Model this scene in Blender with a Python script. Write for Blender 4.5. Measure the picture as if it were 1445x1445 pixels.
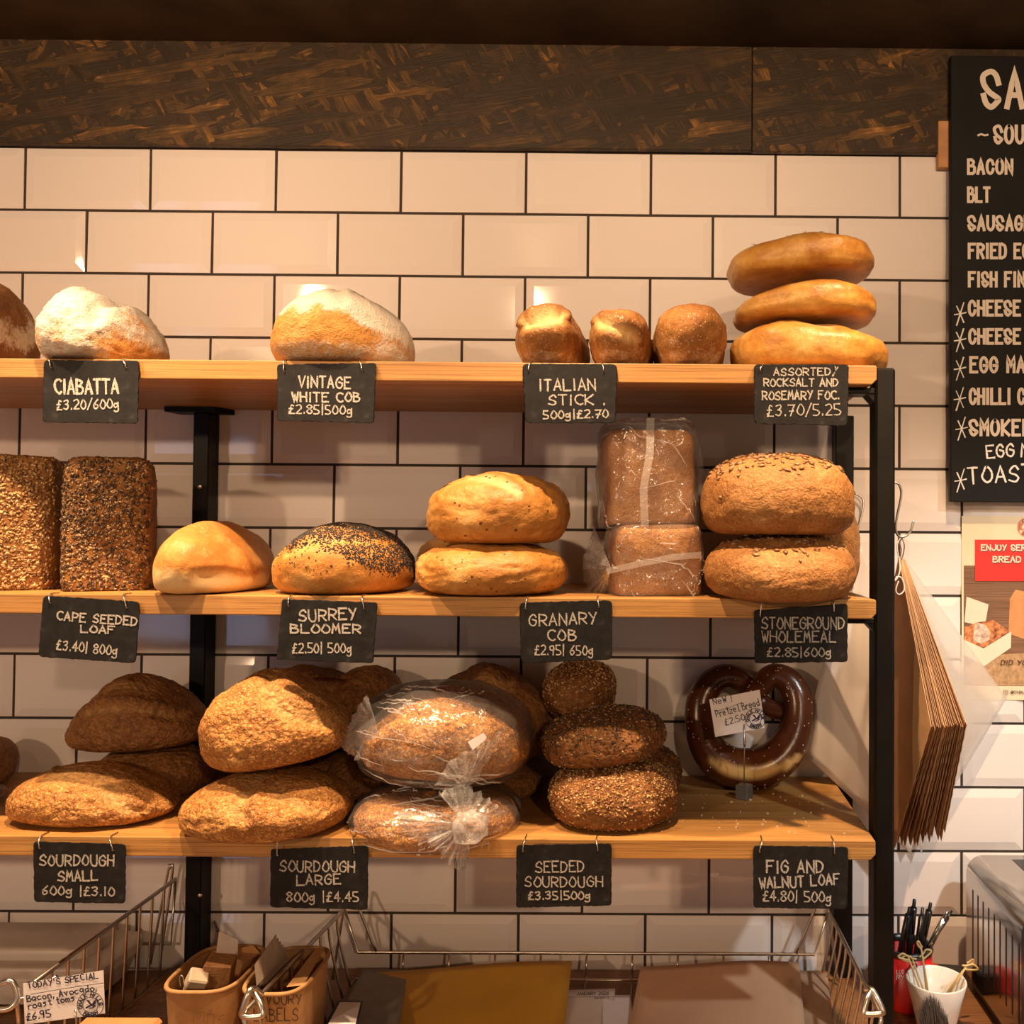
import bpy, math, random
import numpy as np
from mathutils import Vector, Matrix, Euler

for o in list(bpy.data.objects): bpy.data.objects.remove(o)
SC = bpy.context.scene
COL = SC.collection
R = math.radians

# ------------------------------------------------------------------ camera
FPX = 1300.0                                   # focal length in pixels of the 1445 px frame
PITCH, YAW, ROLL = 0.02067159, -0.00584074, -0.00715117
CX, CY, DIST, EYE = 943.172, 723.071, 1.48789, 1.6
def _rot(p, y, r):
    cx, sx, cy, sy, cr, sr = math.cos(p), math.sin(p), math.cos(y), math.sin(y), math.cos(r), math.sin(r)
    Rx = np.array([[1,0,0],[0,cx,-sx],[0,sx,cx]]); Ry = np.array([[cr,0,sr],[0,1,0],[-sr,0,cr]]); Rz = np.array([[cy,-sy,0],[sy,cy,0],[0,0,1]])
    return Rz @ Rx @ Ry
RC = _rot(PITCH, YAW, ROLL)
EYEP = np.array([0.0, -DIST, EYE])
def at(px, py, Y):
    "point of the place that lies at depth Y behind photo pixel (px, py)"
    d = RC @ np.array([(px-CX)/FPX, 1.0, -(py-CY)/FPX])
    return EYEP + d*((Y+DIST)/d[1])
def proj(P):
    c = (np.asarray(P) - EYEP) @ RC
    return CX + FPX*c[:,0]/c[:,1], CY - FPX*c[:,2]/c[:,1]
cam = bpy.data.cameras.new('camera'); cam.sensor_width = 36; cam.sensor_fit = 'HORIZONTAL'
cam.lens = 36*FPX/1445; cam.shift_x = -(CX-722.5)/1445; cam.shift_y = (CY-722.5)/1445
cam.clip_start = .02
co = bpy.data.objects.new('camera', cam); COL.objects.link(co)
M = np.array([RC[:,0], RC[:,2], -RC[:,1]]).T
mw = Matrix(M.tolist()).to_4x4(); mw.translation = Vector(EYEP); co.matrix_world = mw
SC.camera = co

# ------------------------------------------------------------------ light
SC.view_settings.view_transform = 'Standard'; SC.view_settings.look = 'None'
SC.view_settings.gamma = 1; SC.view_settings.exposure = 0.0
w = bpy.data.worlds.new('world'); SC.world = w; w.use_nodes = True
w.node_tree.nodes['Background'].inputs[0].default_value = (1.0, .66, .42, 1)
w.node_tree.nodes['Background'].inputs[1].default_value = .33
def spot(name, loc, aim, watts, size, col, rad=.02, blend=.5):
    l = bpy.data.lights.new(name, 'SPOT'); l.energy = watts; l.spot_size = R(size); l.spot_blend = blend
    l.color = col; l.shadow_soft_size = rad
    o = bpy.data.objects.new(name, l); COL.objects.link(o); o.location = loc
    o.rotation_euler = (Vector(aim)-Vector(loc)).to_track_quat('-Z', 'Y').to_euler(); return o
WARM = (1.0, .645, .375)
for x_, w_, c_ in ((-1.06, 74, 98), (-.62, 104, 76), (-.13, 74, 84), (.42, 92, 86)):
    spot('ceiling_spot', (x_, -.56, 2.36), (x_, -.49, 1.3), w_, c_, WARM, .016, 1.0)
for x_, w_ in ((-1.15, 32), (-.42, 52), (.38, 34)):
    spot('added_wall_light', (x_, -1.5, 2.33), (x_+.08, 0, 2.04), w_, 56, (1.0, .64, .37), .02, 1.0)  # unseen lamps added to brighten the upper tiles
spot('ceiling_spot', (-1.9, -3.0, 2.25), (-.5, 0, 1.6), 85, 80, WARM, .05, .6)
spot('ceiling_spot', (.9, -3.2, 2.3), (.1, 0, 1.6), 62, 80, (1.0, .66, .40), .05, .6)
spot('ceiling_spot', (.95, -1.15, 2.3), (.62, 0, 1.02), 66, 50, (.97, 1.0, .99), .03, 1.0)

# ------------------------------------------------------------------ mesh helpers
def tag(o, label=None, cat=None, group=None, kind=None):
    if label: o['label'] = label
    if cat: o['category'] = cat
    if group: o['group'] = group
    if kind: o['kind'] = kind
    return o
def root_off(p):
    v = Vector((0,0,0))
    while p is not None:
        v += p.location; p = p.parent
    return v
def build(name, V, F, mat, parent=None, smooth=True, loc=None, mask=None, kind=None):
    V = np.asarray(V, dtype=float).reshape(-1, 3)
    if parent is not None:
        loc = Vector((0,0,0)); off = root_off(parent)
    else:
        if loc is None:
            lo, hi = V.min(0), V.max(0); loc = ((lo[0]+hi[0])/2, (lo[1]+hi[1])/2, lo[2])
        off = Vector(loc)
    me = bpy.data.meshes.new(name); me.from_pydata((V-np.array(off)).tolist(), [], [list(f) for f in F]); me.update()
    if mat: 
        for m in (mat if isinstance(mat, (list, tuple)) else [mat]): me.materials.append(m)
    if smooth: me.polygons.foreach_set('use_smooth', [True]*len(me.polygons))
    if mask is not None:
        a = me.attributes.new('mask', 'FLOAT_COLOR', 'POINT')
        mk = np.ones((len(V), 4)); mk[:, :mask.shape[1]] = mask
        a.data.foreach_set('color', mk.astype(np.float32).ravel())
    o = bpy.data.objects.new(name, me); COL.objects.link(o); o.location = loc
    if parent is not None: o.parent = parent
    if kind: o['kind'] = kind
    return o
def thing(name, loc, label, cat, group=None):
    o = bpy.data.objects.new(name, None); COL.objects.link(o); o.location = loc; o.empty_display_size = .02
    return tag(o, label, cat, group)

class MB:
    def __init__(s): s.V = []; s.F = []; s.mi = []
    def add(s, V, F):
        n = len(s.V); s.V += [tuple(map(float, v)) for v in V]; s.F += [tuple(i+n for i in f) for f in F]
    def box(s, c, size, rot=None, bev=0.0):
        x, y, z = [q/2 for q in size]
        if bev <= 0:
            V = [(a*x, b*y, d*z) for a in (-1,1) for b in (-1,1) for d in (-1,1)]
            F = [(0,1,3,2),(4,6,7,5),(0,4,5,1),(2,3,7,6),(0,2,6,4),(1,5,7,3)]
        else:
            b = min(bev, x*.98, y*.98, z*.98); V = []; idx = {}
            for sx in (-1,1):
                for sy in (-1,1):
                    for sz in (-1,1):
                        for k in range(3):
                            p = [sx*(x-b), sy*(y-b), sz*(z-b)]; p[k] = (sx*x, sy*y, sz*z)[k]
                            idx[(sx,sy,sz,k)] = len(V); V.append(tuple(p))
            F = []
            for k in range(3):
                i, j = [q for q in range(3) if q != k]
                for sgn in (-1,1):
                    f = []
                    for a, c2 in ((-1,-1),(1,-1),(1,1),(-1,1)):
                        t = [0,0,0]; t[k] = sgn; t[i] = a; t[j] = c2; f.append(idx[(t[0],t[1],t[2],k)])
                    F.append(tuple(f))
            for k in range(3):
                i, j = [q for q in range(3) if q != k]
                for a in (-1,1):
                    for c2 in (-1,1):
                        t0 = [0,0,0]; t0[i] = a; t0[j] = c2; t0[k] = -1; t1 = list(t0); t1[k] = 1
                        F.append((idx[(*t0,i)], idx[(*t1,i)], idx[(*t1,j)], idx[(*t0,j)]))
            for sx in (-1,1):
                for sy in (-1,1):
                    for sz in (-1,1): F.append(tuple(idx[(sx,sy,sz,k)] for k in range(3)))
        V = np.array(V)
        if rot is not None: V = V @ np.array(Euler(rot).to_matrix()).T
        s.add(V + np.array(c), F); return s
    def tube(s, path, r, n=8, closed=False, caps=True):
        P = np.array(path, float); m = len(P)
        rr = np.full(m, r) if np.isscalar(r) else np.array(r)
        T = np.zeros_like(P)
        for i in range(m):
            a = P[(i-1) % m] if closed or i > 0 else P[i]; b = P[(i+1) % m] if closed or i < m-1 else P[i]
            t = b-a; T[i] = t/(np.linalg.norm(t)+1e-12)
        up = np.array([0,0,1.0]) if abs(T[0][2]) < .9 else np.array([1.0,0,0])
        nrm = np.cross(T[0], up); nrm /= np.linalg.norm(nrm); V = []
        for i in range(m):
            nrm = nrm - T[i]*np.dot(nrm, T[i]); nrm /= (np.linalg.norm(nrm)+1e-12); b = np.cross(T[i], nrm)
            for k in range(n):
                a = 2*math.pi*k/n; V.append(P[i] + rr[i]*(math.cos(a)*nrm + math.sin(a)*b))
        F = []
        for i in range(m if closed else m-1):
            j = (i+1) % m
            for k in range(n): F.append((i*n+k, i*n+(k+1) % n, j*n+(k+1) % n, j*n+k))
        if caps and not closed: F += [tuple(range(n))[::-1], tuple((m-1)*n+k for k in range(n))]
        s.add(V, F); return s
    def lathe(s, c, prof, n=40, caps=True):
        V = []; F = []
        for r, z in prof:
            for k in range(n):
                a = 2*math.pi*k/n; V.append((c[0]+r*math.cos(a), c[1]+r*math.sin(a), c[2]+z))
        for i in range(len(prof)-1):
            for k in range(n): F.append((i*n+k, i*n+(k+1) % n, (i+1)*n+(k+1) % n, (i+1)*n+k))
        if caps: F.append(tuple(range(n))[::-1]); F.append(tuple((len(prof)-1)*n+k for k in range(n)))
        s.add(V, F); return s
    def prism(s, front, back):
        n = len(front); s.add(list(front)+list(back), [tuple(range(n)), tuple(range(n, 2*n))[::-1]] + [(i, i+n, (i+1) % n+n, (i+1) % n) for i in range(n)]); return s
    def quad(s, a, b, c, d): s.add([a,b,c,d], [(0,1,2,3)]); return s
    def build(s, name, mat, parent=None, smooth=False, **k): return build(name, s.V, s.F, mat, parent, smooth, **k)
def smooth_path(P, n=8, closed=False):
    P = [np.array(p, float) for p in P]; m = len(P); out = []
    for i in range(m if closed else m-1):
        if closed: a, b, c, d = P[(i-1) % m], P[i], P[(i+1) % m], P[(i+2) % m]
        else: a, b, c, d = P[max(i-1,0)], P[i], P[i+1], P[min(i+2,m-1)]
        for k in range(n):
            t = k/n; out.append(.5*((2*b)+(c-a)*t+(2*a-5*b+4*c-d)*t*t+(3*b-a-3*c+d)*t**3))
    if not closed: out.append(P[-1])
    return out
def autosmooth(o, ang=35):
    me = o.data; me.polygons.foreach_set('use_smooth', [True]*len(me.polygons))
    try: me.set_sharp_from_angle(angle=R(ang))
    except Exception: pass
    return o

# gradient noise
_rng = np.random.RandomState(7)
_perm = np.concatenate([_rng.permutation(256)]*3)
_grad = _rng.normal(size=(256, 3)); _grad /= np.linalg.norm(_grad, axis=1)[:, None]
def noise(P, f=1.0, seed=0):
    P = np.asarray(P)*f + seed*17.31 + 100.0
    I = np.floor(P).astype(int); q = P-I; u = q*q*q*(q*(q*6-15)+10); I &= 255
    out = 0
    for dx in (0,1):
        for dy in (0,1):
            for dz in (0,1):
                h = _perm[_perm[_perm[I[:,0]+dx]+I[:,1]+dy]+I[:,2]+dz]
                g = _grad[h]; d = (g*(q-np.array([dx,dy,dz]))).sum(1)
                wx = u[:,0] if dx else 1-u[:,0]; wy = u[:,1] if dy else 1-u[:,1]; wz = u[:,2] if dz else 1-u[:,2]
                out = out + d*wx*wy*wz
    return out*1.5
def fbm(P, f, seed=0, o=3):
    s = 0; a = 1.0
    for k in range(o): s = s + a*noise(P, f*2**k, seed+k); a *= .5
    return s

# ------------------------------------------------------------------ materials
class NT:
    def __init__(s, name):
        s.m = bpy.data.materials.new(name); s.m.use_nodes = True; s.t = s.m.node_tree; s.t.nodes.clear()
        s.out = s.t.nodes.new('ShaderNodeOutputMaterial')
    def n(s, typ, **k):
        x = s.t.nodes.new('ShaderNode'+typ)
        for a, v in k.items():
            if a.startswith('i_'): s.set(x, a[2:].replace('_', ' '), v)
            else: setattr(x, a, v)
        return x
    def set(s, x, key, v):
        i = x.inputs[int(key)] if str(key).isdigit() else x.inputs[key]
        if isinstance(v, bpy.types.NodeSocket): s.t.links.new(v, i)
        elif hasattr(v, 'outputs'): s.t.links.new(v.outputs[0], i)
        else: i.default_value = (*v, 1) if isinstance(v, tuple) and len(v) == 3 and i.type == 'RGBA' else v
    def coord(s, scale=(1,1,1), rot=(0,0,0), src='Object'):
        tc = s.n('TexCoord'); mp = s.n('Mapping'); s.set(mp, 'Vector', tc.outputs[src]); mp.inputs['Scale'].default_value = scale; mp.inputs['Rotation'].default_value = rot; return mp
    def noise(s, vec, scale, detail=4, rough=.55, typ='FBM', dist=0):
        x = s.n('TexNoise'); x.noise_type = typ; x.inputs['Scale'].default_value = scale; x.inputs['Detail'].default_value = detail
        x.inputs['Roughness'].default_value = rough; x.inputs['Distortion'].default_value = dist
        if vec is not None: s.set(x, 'Vector', vec)
        return x.outputs['Fac']
    def ramp(s, fac, stops):
        x = s.n('ValToRGB'); s.set(x, 'Fac', fac); e = x.color_ramp.elements
        while len(e) < len(stops): e.new(.5)
        for el, (p, c) in zip(e, stops): el.position = p; el.color = (*c, 1) if len(c) == 3 else c
        return x.outputs['Color']
    def mix(s, fac, a, b, typ='MIX'):
        x = s.n('Mix', data_type='RGBA', blend_type=typ); s.set(x, 0, fac); s.set(x, 6, a); s.set(x, 7, b); return x.outputs[2]
    def math(s, op, a, b=0.0, clamp=False):
        x = s.n('Math', operation=op, use_clamp=clamp); s.set(x, 0, a); s.set(x, 1, b); return x.outputs[0]
    def mrange(s, v, a, b, c=0.0, d=1.0):
        x = s.n('MapRange'); s.set(x, 0, v); x.inputs[1].default_value = a; x.inputs[2].default_value = b; x.inputs[3].default_value = c; x.inputs[4].default_value = d; return x.outputs[0]
    def bump(s, h, strength, dist=.002, prev=None):
        x = s.n('Bump'); s.set(x, 'Height', h); x.inputs['Strength'].default_value = strength; x.inputs['Distance'].default_value = dist
        if prev is not None: s.set(x, 'Normal', prev)
        return x.outputs[0]
    def bsdf(s, color, rough=.5, metal=0.0, bump=None, spec=.5, **k):
        x = s.n('BsdfPrincipled'); s.set(x, 'Base Color', color); s.set(x, 'Roughness', rough); s.set(x, 'Metallic', metal); s.set(x, 'Specular IOR Level', spec)
        if bump is not None: s.set(x, 'Normal', bump)
        for a, v in k.items(): s.set(x, a.replace('_', ' '), v)
        s.t.links.new(x.outputs[0], s.out.inputs[0]); return x
    def done(s, sh=None):
        if sh is not None: s.t.links.new(sh.outputs[0] if hasattr(sh, 'outputs') else sh, s.out.inputs[0])
        return s.m
def plain(name, col, rough=.5, metal=0.0, spec=.5, var=.12, vs=40, bump=0):
    t = NT(name); c = t.coord(); n = t.noise(c, vs, 4)
    lo = tuple(v*(1-var) for v in col); hi = tuple(min(1, v*(1+var)) for v in col)
    b = t.bump(n, bump, .002) if bump else None
    t.bsdf(t.ramp(n, [(.3, lo), (.7, hi)]), rough, metal, b, spec); return t.m

def m_tile():
    t = NT('glazed_tile'); g = t.n('NewGeometry')
    col = t.ramp(g.outputs['Random Per Island'], [(0, (.77,.715,.68)), (1, (.82,.77,.735))])
    n = t.noise(t.coord(), 9, 2); t.bsdf(col, .055, 0, t.bump(n, .12, .004), .5); return t.m
def m_wood(name, a, b, c, rough=.45, axis='x', stave=0.042):
    t = NT(name)
    sc = (1.6, 34, 34) if axis == 'x' else (34, 1.6, 34)
    crd = t.coord(sc); n1 = t.noise(crd, 1.0, 6, .6, dist=.6); fine = t.noise(t.coord((5, 520, 520)), 1.0, 4, .7)
    col = t.ramp(n1, [(.28, a), (.5, b), (.72, c)])
    if stave:
        sx = t.n('SeparateXYZ'); s_ = t.coord((1,1,1)); t.set(sx, 0, s_)
        k = t.math('FLOOR', t.math('DIVIDE', sx.outputs[1], stave)); wn = t.n('TexWhiteNoise', noise_dimensions='1D'); t.set(wn, 'W', k)
        fr = t.math('FRACT', t.math('DIVIDE', sx.outputs[1], stave))
        col = t.mix(.30, col, t.ramp(wn.outputs[0], [(0, a), (1, c)]))
        line = t.math('LESS_THAN', fr, .022); col = t.mix(t.math('MULTIPLY', line, .5), col, tuple(v*.3 for v in a))
    col = t.mix(t.mrange(fine, .46, .66, 0, .75), col, tuple(v*.42 for v in a))
    t.bsdf(col, rough, 0, t.bump(fine, .25, .0008), .4); return t.m
def m_osb(name='dark_stained_board', gain=1.0):
    t = NT(name); col = None; hgt = None
    pal = [(0, (.018*gain,.011*gain,.005*gain)), (.45, (.040*gain,.024*gain,.011*gain)), (.66, (.075*gain,.041*gain,.014*gain)), (.86, (.15*gain,.073*gain,.018*gain)), (1, (.36*gain,.17*gain,.04*gain))]
    for k, (ang, sx, sz, thr) in enumerate([(4, 9, 30, 0), (38, 13, 60, .45), (-33, 12, 52, .45), (70, 18, 80, .55), (-8, 10, 46, .5), (20, 18, 95, .55), (-58, 20, 110, .6), (10, 8, 70, .62)]):
        d = t.noise(t.coord(), 9+k, 2)
        mp = t.coord((1,1,1), (0, R(ang), 0)); mp2 = t.n('Mapping'); t.set(mp2, 'Vector', mp); mp2.inputs['Scale'].default_value = (sx, 1, sz); mp2.inputs['Location'].default_value = (k*3.7, 0, k*1.9)
        add = t.n('VectorMath', operation='ADD'); t.set(add, 0, mp2); cmb = t.n('CombineXYZ'); t.set(cmb, 2, t.math('MULTIPLY', d, 1.3)); t.set(add, 1, cmb)
        v = t.n('TexVoronoi', feature='F1'); v.inputs['Scale'].default_value = 1.0; t.set(v, 'Vector', add)
        sp = t.n('SeparateColor'); t.set(sp, 0, v.outputs['Color'])
        st = t.n('Mapping'); t.set(st, 'Vector', mp); st.inputs['Scale'].default_value = (18, 1, 330); g = t.noise(st, 1.0, 3, .6)
        g2 = t.noise(mp, 42, 4, .6); val = t.math('ADD', t.math('MULTIPLY', t.math('POWER', sp.outputs[0], 1.5), .62), t.math('MULTIPLY', t.math('SUBTRACT', t.math('ADD', t.math('MULTIPLY', g, .6), t.math('MULTIPLY', g2, .4)), .36), 1.5))
        c = t.ramp(val, pal)
        if col is None: col, hgt = c, val
        else:
            mk = t.math('GREATER_THAN', sp.outputs[1], thr); col = t.mix(mk, col, c); hgt = t.mix(mk, hgt, val)
    big = t.noise(t.coord(), 5.5, 4); col = t.mix(t.mrange(big, .38, .62, .8, 0), col, (.024*gain,.015*gain,.008*gain))
    t.bsdf(col, .5, 0, t.bump(hgt, .45, .0015), .25); return t.m
def m_slate():
    t = NT('slate'); c = t.coord(); n = t.noise(c, 60, 8, .65); n2 = t.noise(c, 16, 4, .6, 'RIDGED_MULTIFRACTAL')
    col = t.ramp(n, [(.3, (.007,.007,.0075)), (.6, (.015,.0145,.0145)), (.8, (.045,.043,.041))])
    t.bsdf(col, .62, 0, t.bump(n2, .5, .0016, t.bump(n, .6, .001)), .2); return t.m
def m_chalk(name='chalk', col=(.52,.49,.44), wear=.58):
    t = NT(name); n = t.noise(t.coord(), 700, 3, .7)
    p = t.n('BsdfPrincipled'); t.set(p, 'Base Color', col); t.set(p, 'Roughness', .9); t.set(p, 'Specular IOR Level', .1)
    tr = t.n('BsdfTransparent'); mx = t.n('MixShader'); t.set(mx, 0, t.mrange(n, .30, wear, 0.1, 1)); t.set(mx, 1, tr); t.set(mx, 2, p)
    return t.done(mx)
def m_crust(name, light, mid, dark, flour=(.82,.74,.62), score=(.72,.47,.20), sc=22, bump=.5, fine=330, rough=.5, blister=0.0, bub=0, speck=None, spsc=150, spthr=.8, flourn=(.35,.6), spec=.35):
    t = NT(name); c = t.coord(); at_ = t.n('Attribute', attribute_name='mask'); sp = t.n('SeparateColor'); t.set(sp, 0, at_.outputs['Color'])
    n1 = t.noise(c, sc, 5, .6, dist=.4); n2 = t.noise(c, sc*4.5, 5, .65); nf = t.noise(c, fine, 4, .6); nr = t.noise(c, fine*.42, 4, .6, 'RIDGED_MULTIFRACTAL', .3)
    v = t.math('ADD', t.math('MULTIPLY', n1, .62), t.math('MULTIPLY', n2, .38))
    col = t.ramp(v, [(.32, light), (.5, mid), (.70, dark)])
    col = t.mix(t.math('MULTIPLY', sp.outputs[2], t.mrange(n2, .2, .7, .6, 1)), col, dark)
    if blister:
        b = t.mrange(t.noise(c, fine*1.25, 4, .62), .50, .66, 0, blister); col = t.mix(b, col, tuple(min(1, x*1.55+.03) for x in light))
        b2 = t.mrange(t.noise(c, fine*.8, 4, .62), .42, .28, 0, blister*.8); col = t.mix(b2, col, tuple(x*.8 for x in dark))
    col = t.mix(t.math('MULTIPLY', sp.outputs[1], .85), col, score)
    if speck:
        vo = t.n('TexVoronoi', feature='F1'); vo.inputs['Scale'].default_value = spsc; t.set(vo, 'Vector', c)
        vs = t.n('SeparateColor'); t.set(vs, 0, vo.outputs['Color'])
        sm = t.math('MULTIPLY', t.math('LESS_THAN', t.math('ADD', vo.outputs['Distance'], t.math('MULTIPLY', nf, .35)), .46), t.math('GREATER_THAN', vs.outputs[0], spthr)); col = t.mix(sm, col, speck)
    fl = t.math('ADD', sp.outputs[0], t.math('MULTIPLY', t.math('SUBTRACT', t.math('ADD', t.math('MULTIPLY', n2, .6), t.math('MULTIPLY', nf, .4)), .5), 1.5))
    col = t.mix(t.mrange(fl, flourn[0], flourn[1]), col, flour)
    h = t.math('ADD', t.math('MULTIPLY', nf, .5), t.math('MULTIPLY', nr, .35))
    if bub:
        vb = t.n('TexVoronoi', feature='SMOOTH_F1'); vb.inputs['Scale'].default_value = bub; wv = t.n('VectorMath', operation='ADD'); t.set(wv, 0, c); cb = t.n('CombineXYZ'); t.set(cb, 0, t.math('MULTIPLY', nf, .012)); t.set(cb, 2, t.math('MULTIPLY', n2, .012)); t.set(wv, 1, cb); t.set(vb, 'Vector', wv)
        h = t.math('SUBTRACT', h, t.math('MULTIPLY', vb.outputs['Distance'], .85))
        pit = t.mrange(vb.outputs['Distance'], .38, .75, 0, .55); col = t.mix(pit, col, tuple(x*.75 for x in dark))
    nv_ = t.noise(c, fine*2.1, 3, .6); t.bsdf(col, rough, 0, t.bump(nv_, bump*.8, .0014, t.bump(h, bump, .0046, t.bump(n2, bump*.7, .006))), spec); return t.m
def m_seed(name, stops, rough=.45):
    t = NT(name); g = t.n('NewGeometry'); t.bsdf(t.ramp(g.outputs['Random Per Island'], stops), rough); return t.m
def m_film(name, tint=(1,1,1), milk=.06, bump=.6, sc=26, gl=.55):
    t = NT(name); c = t.coord(); n = t.noise(c, sc, 3, .55, 'RIDGED_MULTIFRACTAL', .8); n2 = t.noise(c, sc*3.2, 3, .5, dist=1.5)
    bp = t.bump(n, bump, .006, t.bump(n2, bump*.6, .003))
    tr = t.n('BsdfTransparent'); tr.inputs[0].default_value = (*tint, 1)
    g = t.n('BsdfGlossy'); g.inputs['Roughness'].default_value = .13; t.set(g, 'Normal', bp)
    d = t.n('BsdfDiffuse'); d.inputs[0].default_value = (.85,.84,.82,1); t.set(d, 'Normal', bp)
    lw = t.n('LayerWeight'); lw.inputs['Blend'].default_value = .25; t.set(lw, 'Normal', bp)
    m1 = t.n('MixShader'); t.set(m1, 0, t.math('ADD', t.math('MULTIPLY', lw.outputs['Fresnel'], gl), .03, True)); t.set(m1, 1, tr); t.set(m1, 2, g)
    m2 = t.n('MixShader'); t.set(m2, 0, t.math('ADD', t.mrange(n, .5, .95, 0, milk*1.6), milk)); t.set(m2, 1, m1); t.set(m2, 2, d)
    return t.done(m2)
def m_sheet(name, col, trans=.35, tl=.4):
    t = NT(name); n = t.noise(t.coord(), 8, 3)
    d = t.n('BsdfDiffuse'); d.inputs[0].default_value = (*col, 1); l = t.n('BsdfTranslucent'); l.inputs[0].default_value = (*col, 1); g = t.n('BsdfGlossy'); g.inputs['Roughness'].default_value = .35
    a = t.n('MixShader'); t.set(a, 0, tl); t.set(a, 1, d); t.set(a, 2, l)
    b = t.n('MixShader'); t.set(b, 0, .06); t.set(b, 1, a); t.set(b, 2, g)
    tr = t.n('BsdfTransparent'); e = t.n('MixShader'); t.set(e, 0, t.mrange(n, .3, .7, trans*.8, trans*1.2)); t.set(e, 1, b); t.set(e, 2, tr)
    return t.done(e)
def m_emit(name, col, s):
    t = NT(name); e = t.n('Emission'); e.inputs[0].default_value = (*col, 1); e.inputs[1].default_value = s; return t.done(e)

MT = m_tile(); MGROUT = plain('dark_grout', (.045,.032,.024), .9)
MOAK = m_wood('oak', (.34,.155,.040), (.48,.245,.070), (.59,.335,.110))
MOSB = m_osb('stained_strand_board', 1.2); MCEIL = plain('dark_painted_board', (.060,.038,.022), .6, 0, .25, .45, 7, .3)
MSTEEL = plain('black_steel', (.006,.005,.004), .45, 0, .16, .3, 25)
MSLATE = m_slate(); MCHALK = m_chalk(); MSIGN = plain('sign_paint', (.74,.66,.57), .7, var=.05)
MWIRE = plain('bright_wire', (.62,.58,.52), .28, 1.0); MCHROME = plain('chrome', (.52,.49,.46), .14, 1.0, .5, .03)
MBLACK = plain('black_plastic', (.012,.012,.013), .3); MINK = plain('ink', (.02,.02,.05), .6)
MPAPER = plain('white_card', (.80,.78,.80), .7, var=.03); MKRAFT = plain('kraft_card', (.37,.20,.075), .7, var=.1, vs=90)
MBLOCK = plain('raw_timber', (.50,.25,.10), .6, var=.25, vs=30)

# ------------------------------------------------------------------ the room
LZ = lambda n: EYE + .51378 - .1024512*n           # grout line heights
X0 = -.937094; PW = .203
def make_wall():
    b = MB(); rnd = random.Random(3); g = .0022
    for n in range(-3, 15):
        z1, z0 = LZ(n)-g, LZ(n+1)+g
        for k in range(-7, 13):
            xa = X0 + PW*(k + (.5 if n % 2 else 0)); x0, x1 = xa+g, xa+PW-g
            if x1 < -2.2 or x0 > 1.5: continue
            i = .0135; y0, y1, y2 = .004, .001, -.002; tx, tz = rnd.uniform(-.0006,.0006), rnd.uniform(-.0006,.0006)
            V = [(x,y0,z) for x,z in ((x0,z0),(x1,z0),(x1,z1),(x0,z1))] + [(x,y1+tx*s+tz*q,z) for (x,z),s,q in zip(((x0,z0),(x1,z0),(x1,z1),(x0,z1)),(-1,1,1,-1),(-1,-1,1,1))]
            V += [(x,y2+tx*s+tz*q,z) for (x,z),s,q in zip(((x0+i,z0+i),(x1-i,z0+i),(x1-i,z1-i),(x0+i,z1-i)),(-1,1,1,-1),(-1,-1,1,1))]
            F = [(8,9,10,11)] + [(a+4,(a+1)%4+4,(a+1)%4+8,a+8) for a in range(4)] + [(a,(a+1)%4,(a+1)%4+4,a+4) for a in range(4)]
            b.add(V, F)
    nt = len(b.F); b.box((-.35, .0325, 1.2), (3.9, .06, 2.42))
    o = b.build('wall_back', [MT, MGROUT]); 
    mi = [0]*nt + [1]*(len(b.F)-nt); o.data.polygons.foreach_set('material_index', mi); tag(o, kind='structure')
make_wall()
ZC = 2.386
tag(MB().box((-.35, -2.2, ZC+.02), (6.0, 4.6, .04)).build('ceiling', MCEIL), kind='structure')
tag(MB().box((-.35, -2.2, -.02), (6.0, 4.6, .04)).build('floor', plain('floor_tile', (.16,.12,.09), .5)), kind='structure')
xs = at(1062, 140, -.012)[0]
tag(MB().box(((xs-2.2)/2-.0006, -.0075, (2.2165+ZC)/2), (xs+2.2-.0012, .011, ZC-2.2165), bev=.0008).build('trim_1', MOSB), kind='structure')
tag(MB().box(((xs+1.5)/2, -.0075, (2.2150+ZC)/2), (1.5-xs, .011, ZC-2.2150), bev=.0008).build('trim_2', MOSB), kind='structure')
ZK = .905
b = MB().box((-.35, -.36, ZK-.02), (3.6, .70, .04), bev=.003); tag(b.build('worktop', m_wood('worktop_wood', (.17,.075,.025), (.24,.11,.04), (.31,.15,.06), .4, 'x', 0)), 'brown wooden worktop running below the shelves along the tiled wall', 'worktop')
tag(MB().box((-.35, -.33, (ZK-.04)/2), (3.5, .60, ZK-.042)).build('counter_cabinet', plain('cabinet_paint', (.05,.045,.04), .5)), 'dark counter cabinet carrying the wooden worktop', 'cabinet')
# daylight window across the shop
wn = MB().box((-2.9, -4.42, 1.45), (.8, .02, 1.1)).build('window_1', m_emit('daylight', (.45,.62,1.0), 2.2)); tag(wn, kind='structure')
fr = MB()
for x in (-3.34, -2.9, -2.46): fr.box((x, -4.40, 1.45), (.05, .05, 1.2))
for z in (.87, 2.03): fr.box((-2.9, -4.40, z), (.93, .05, .05))
fr.build('window_frame', MBLACK, wn)

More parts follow.
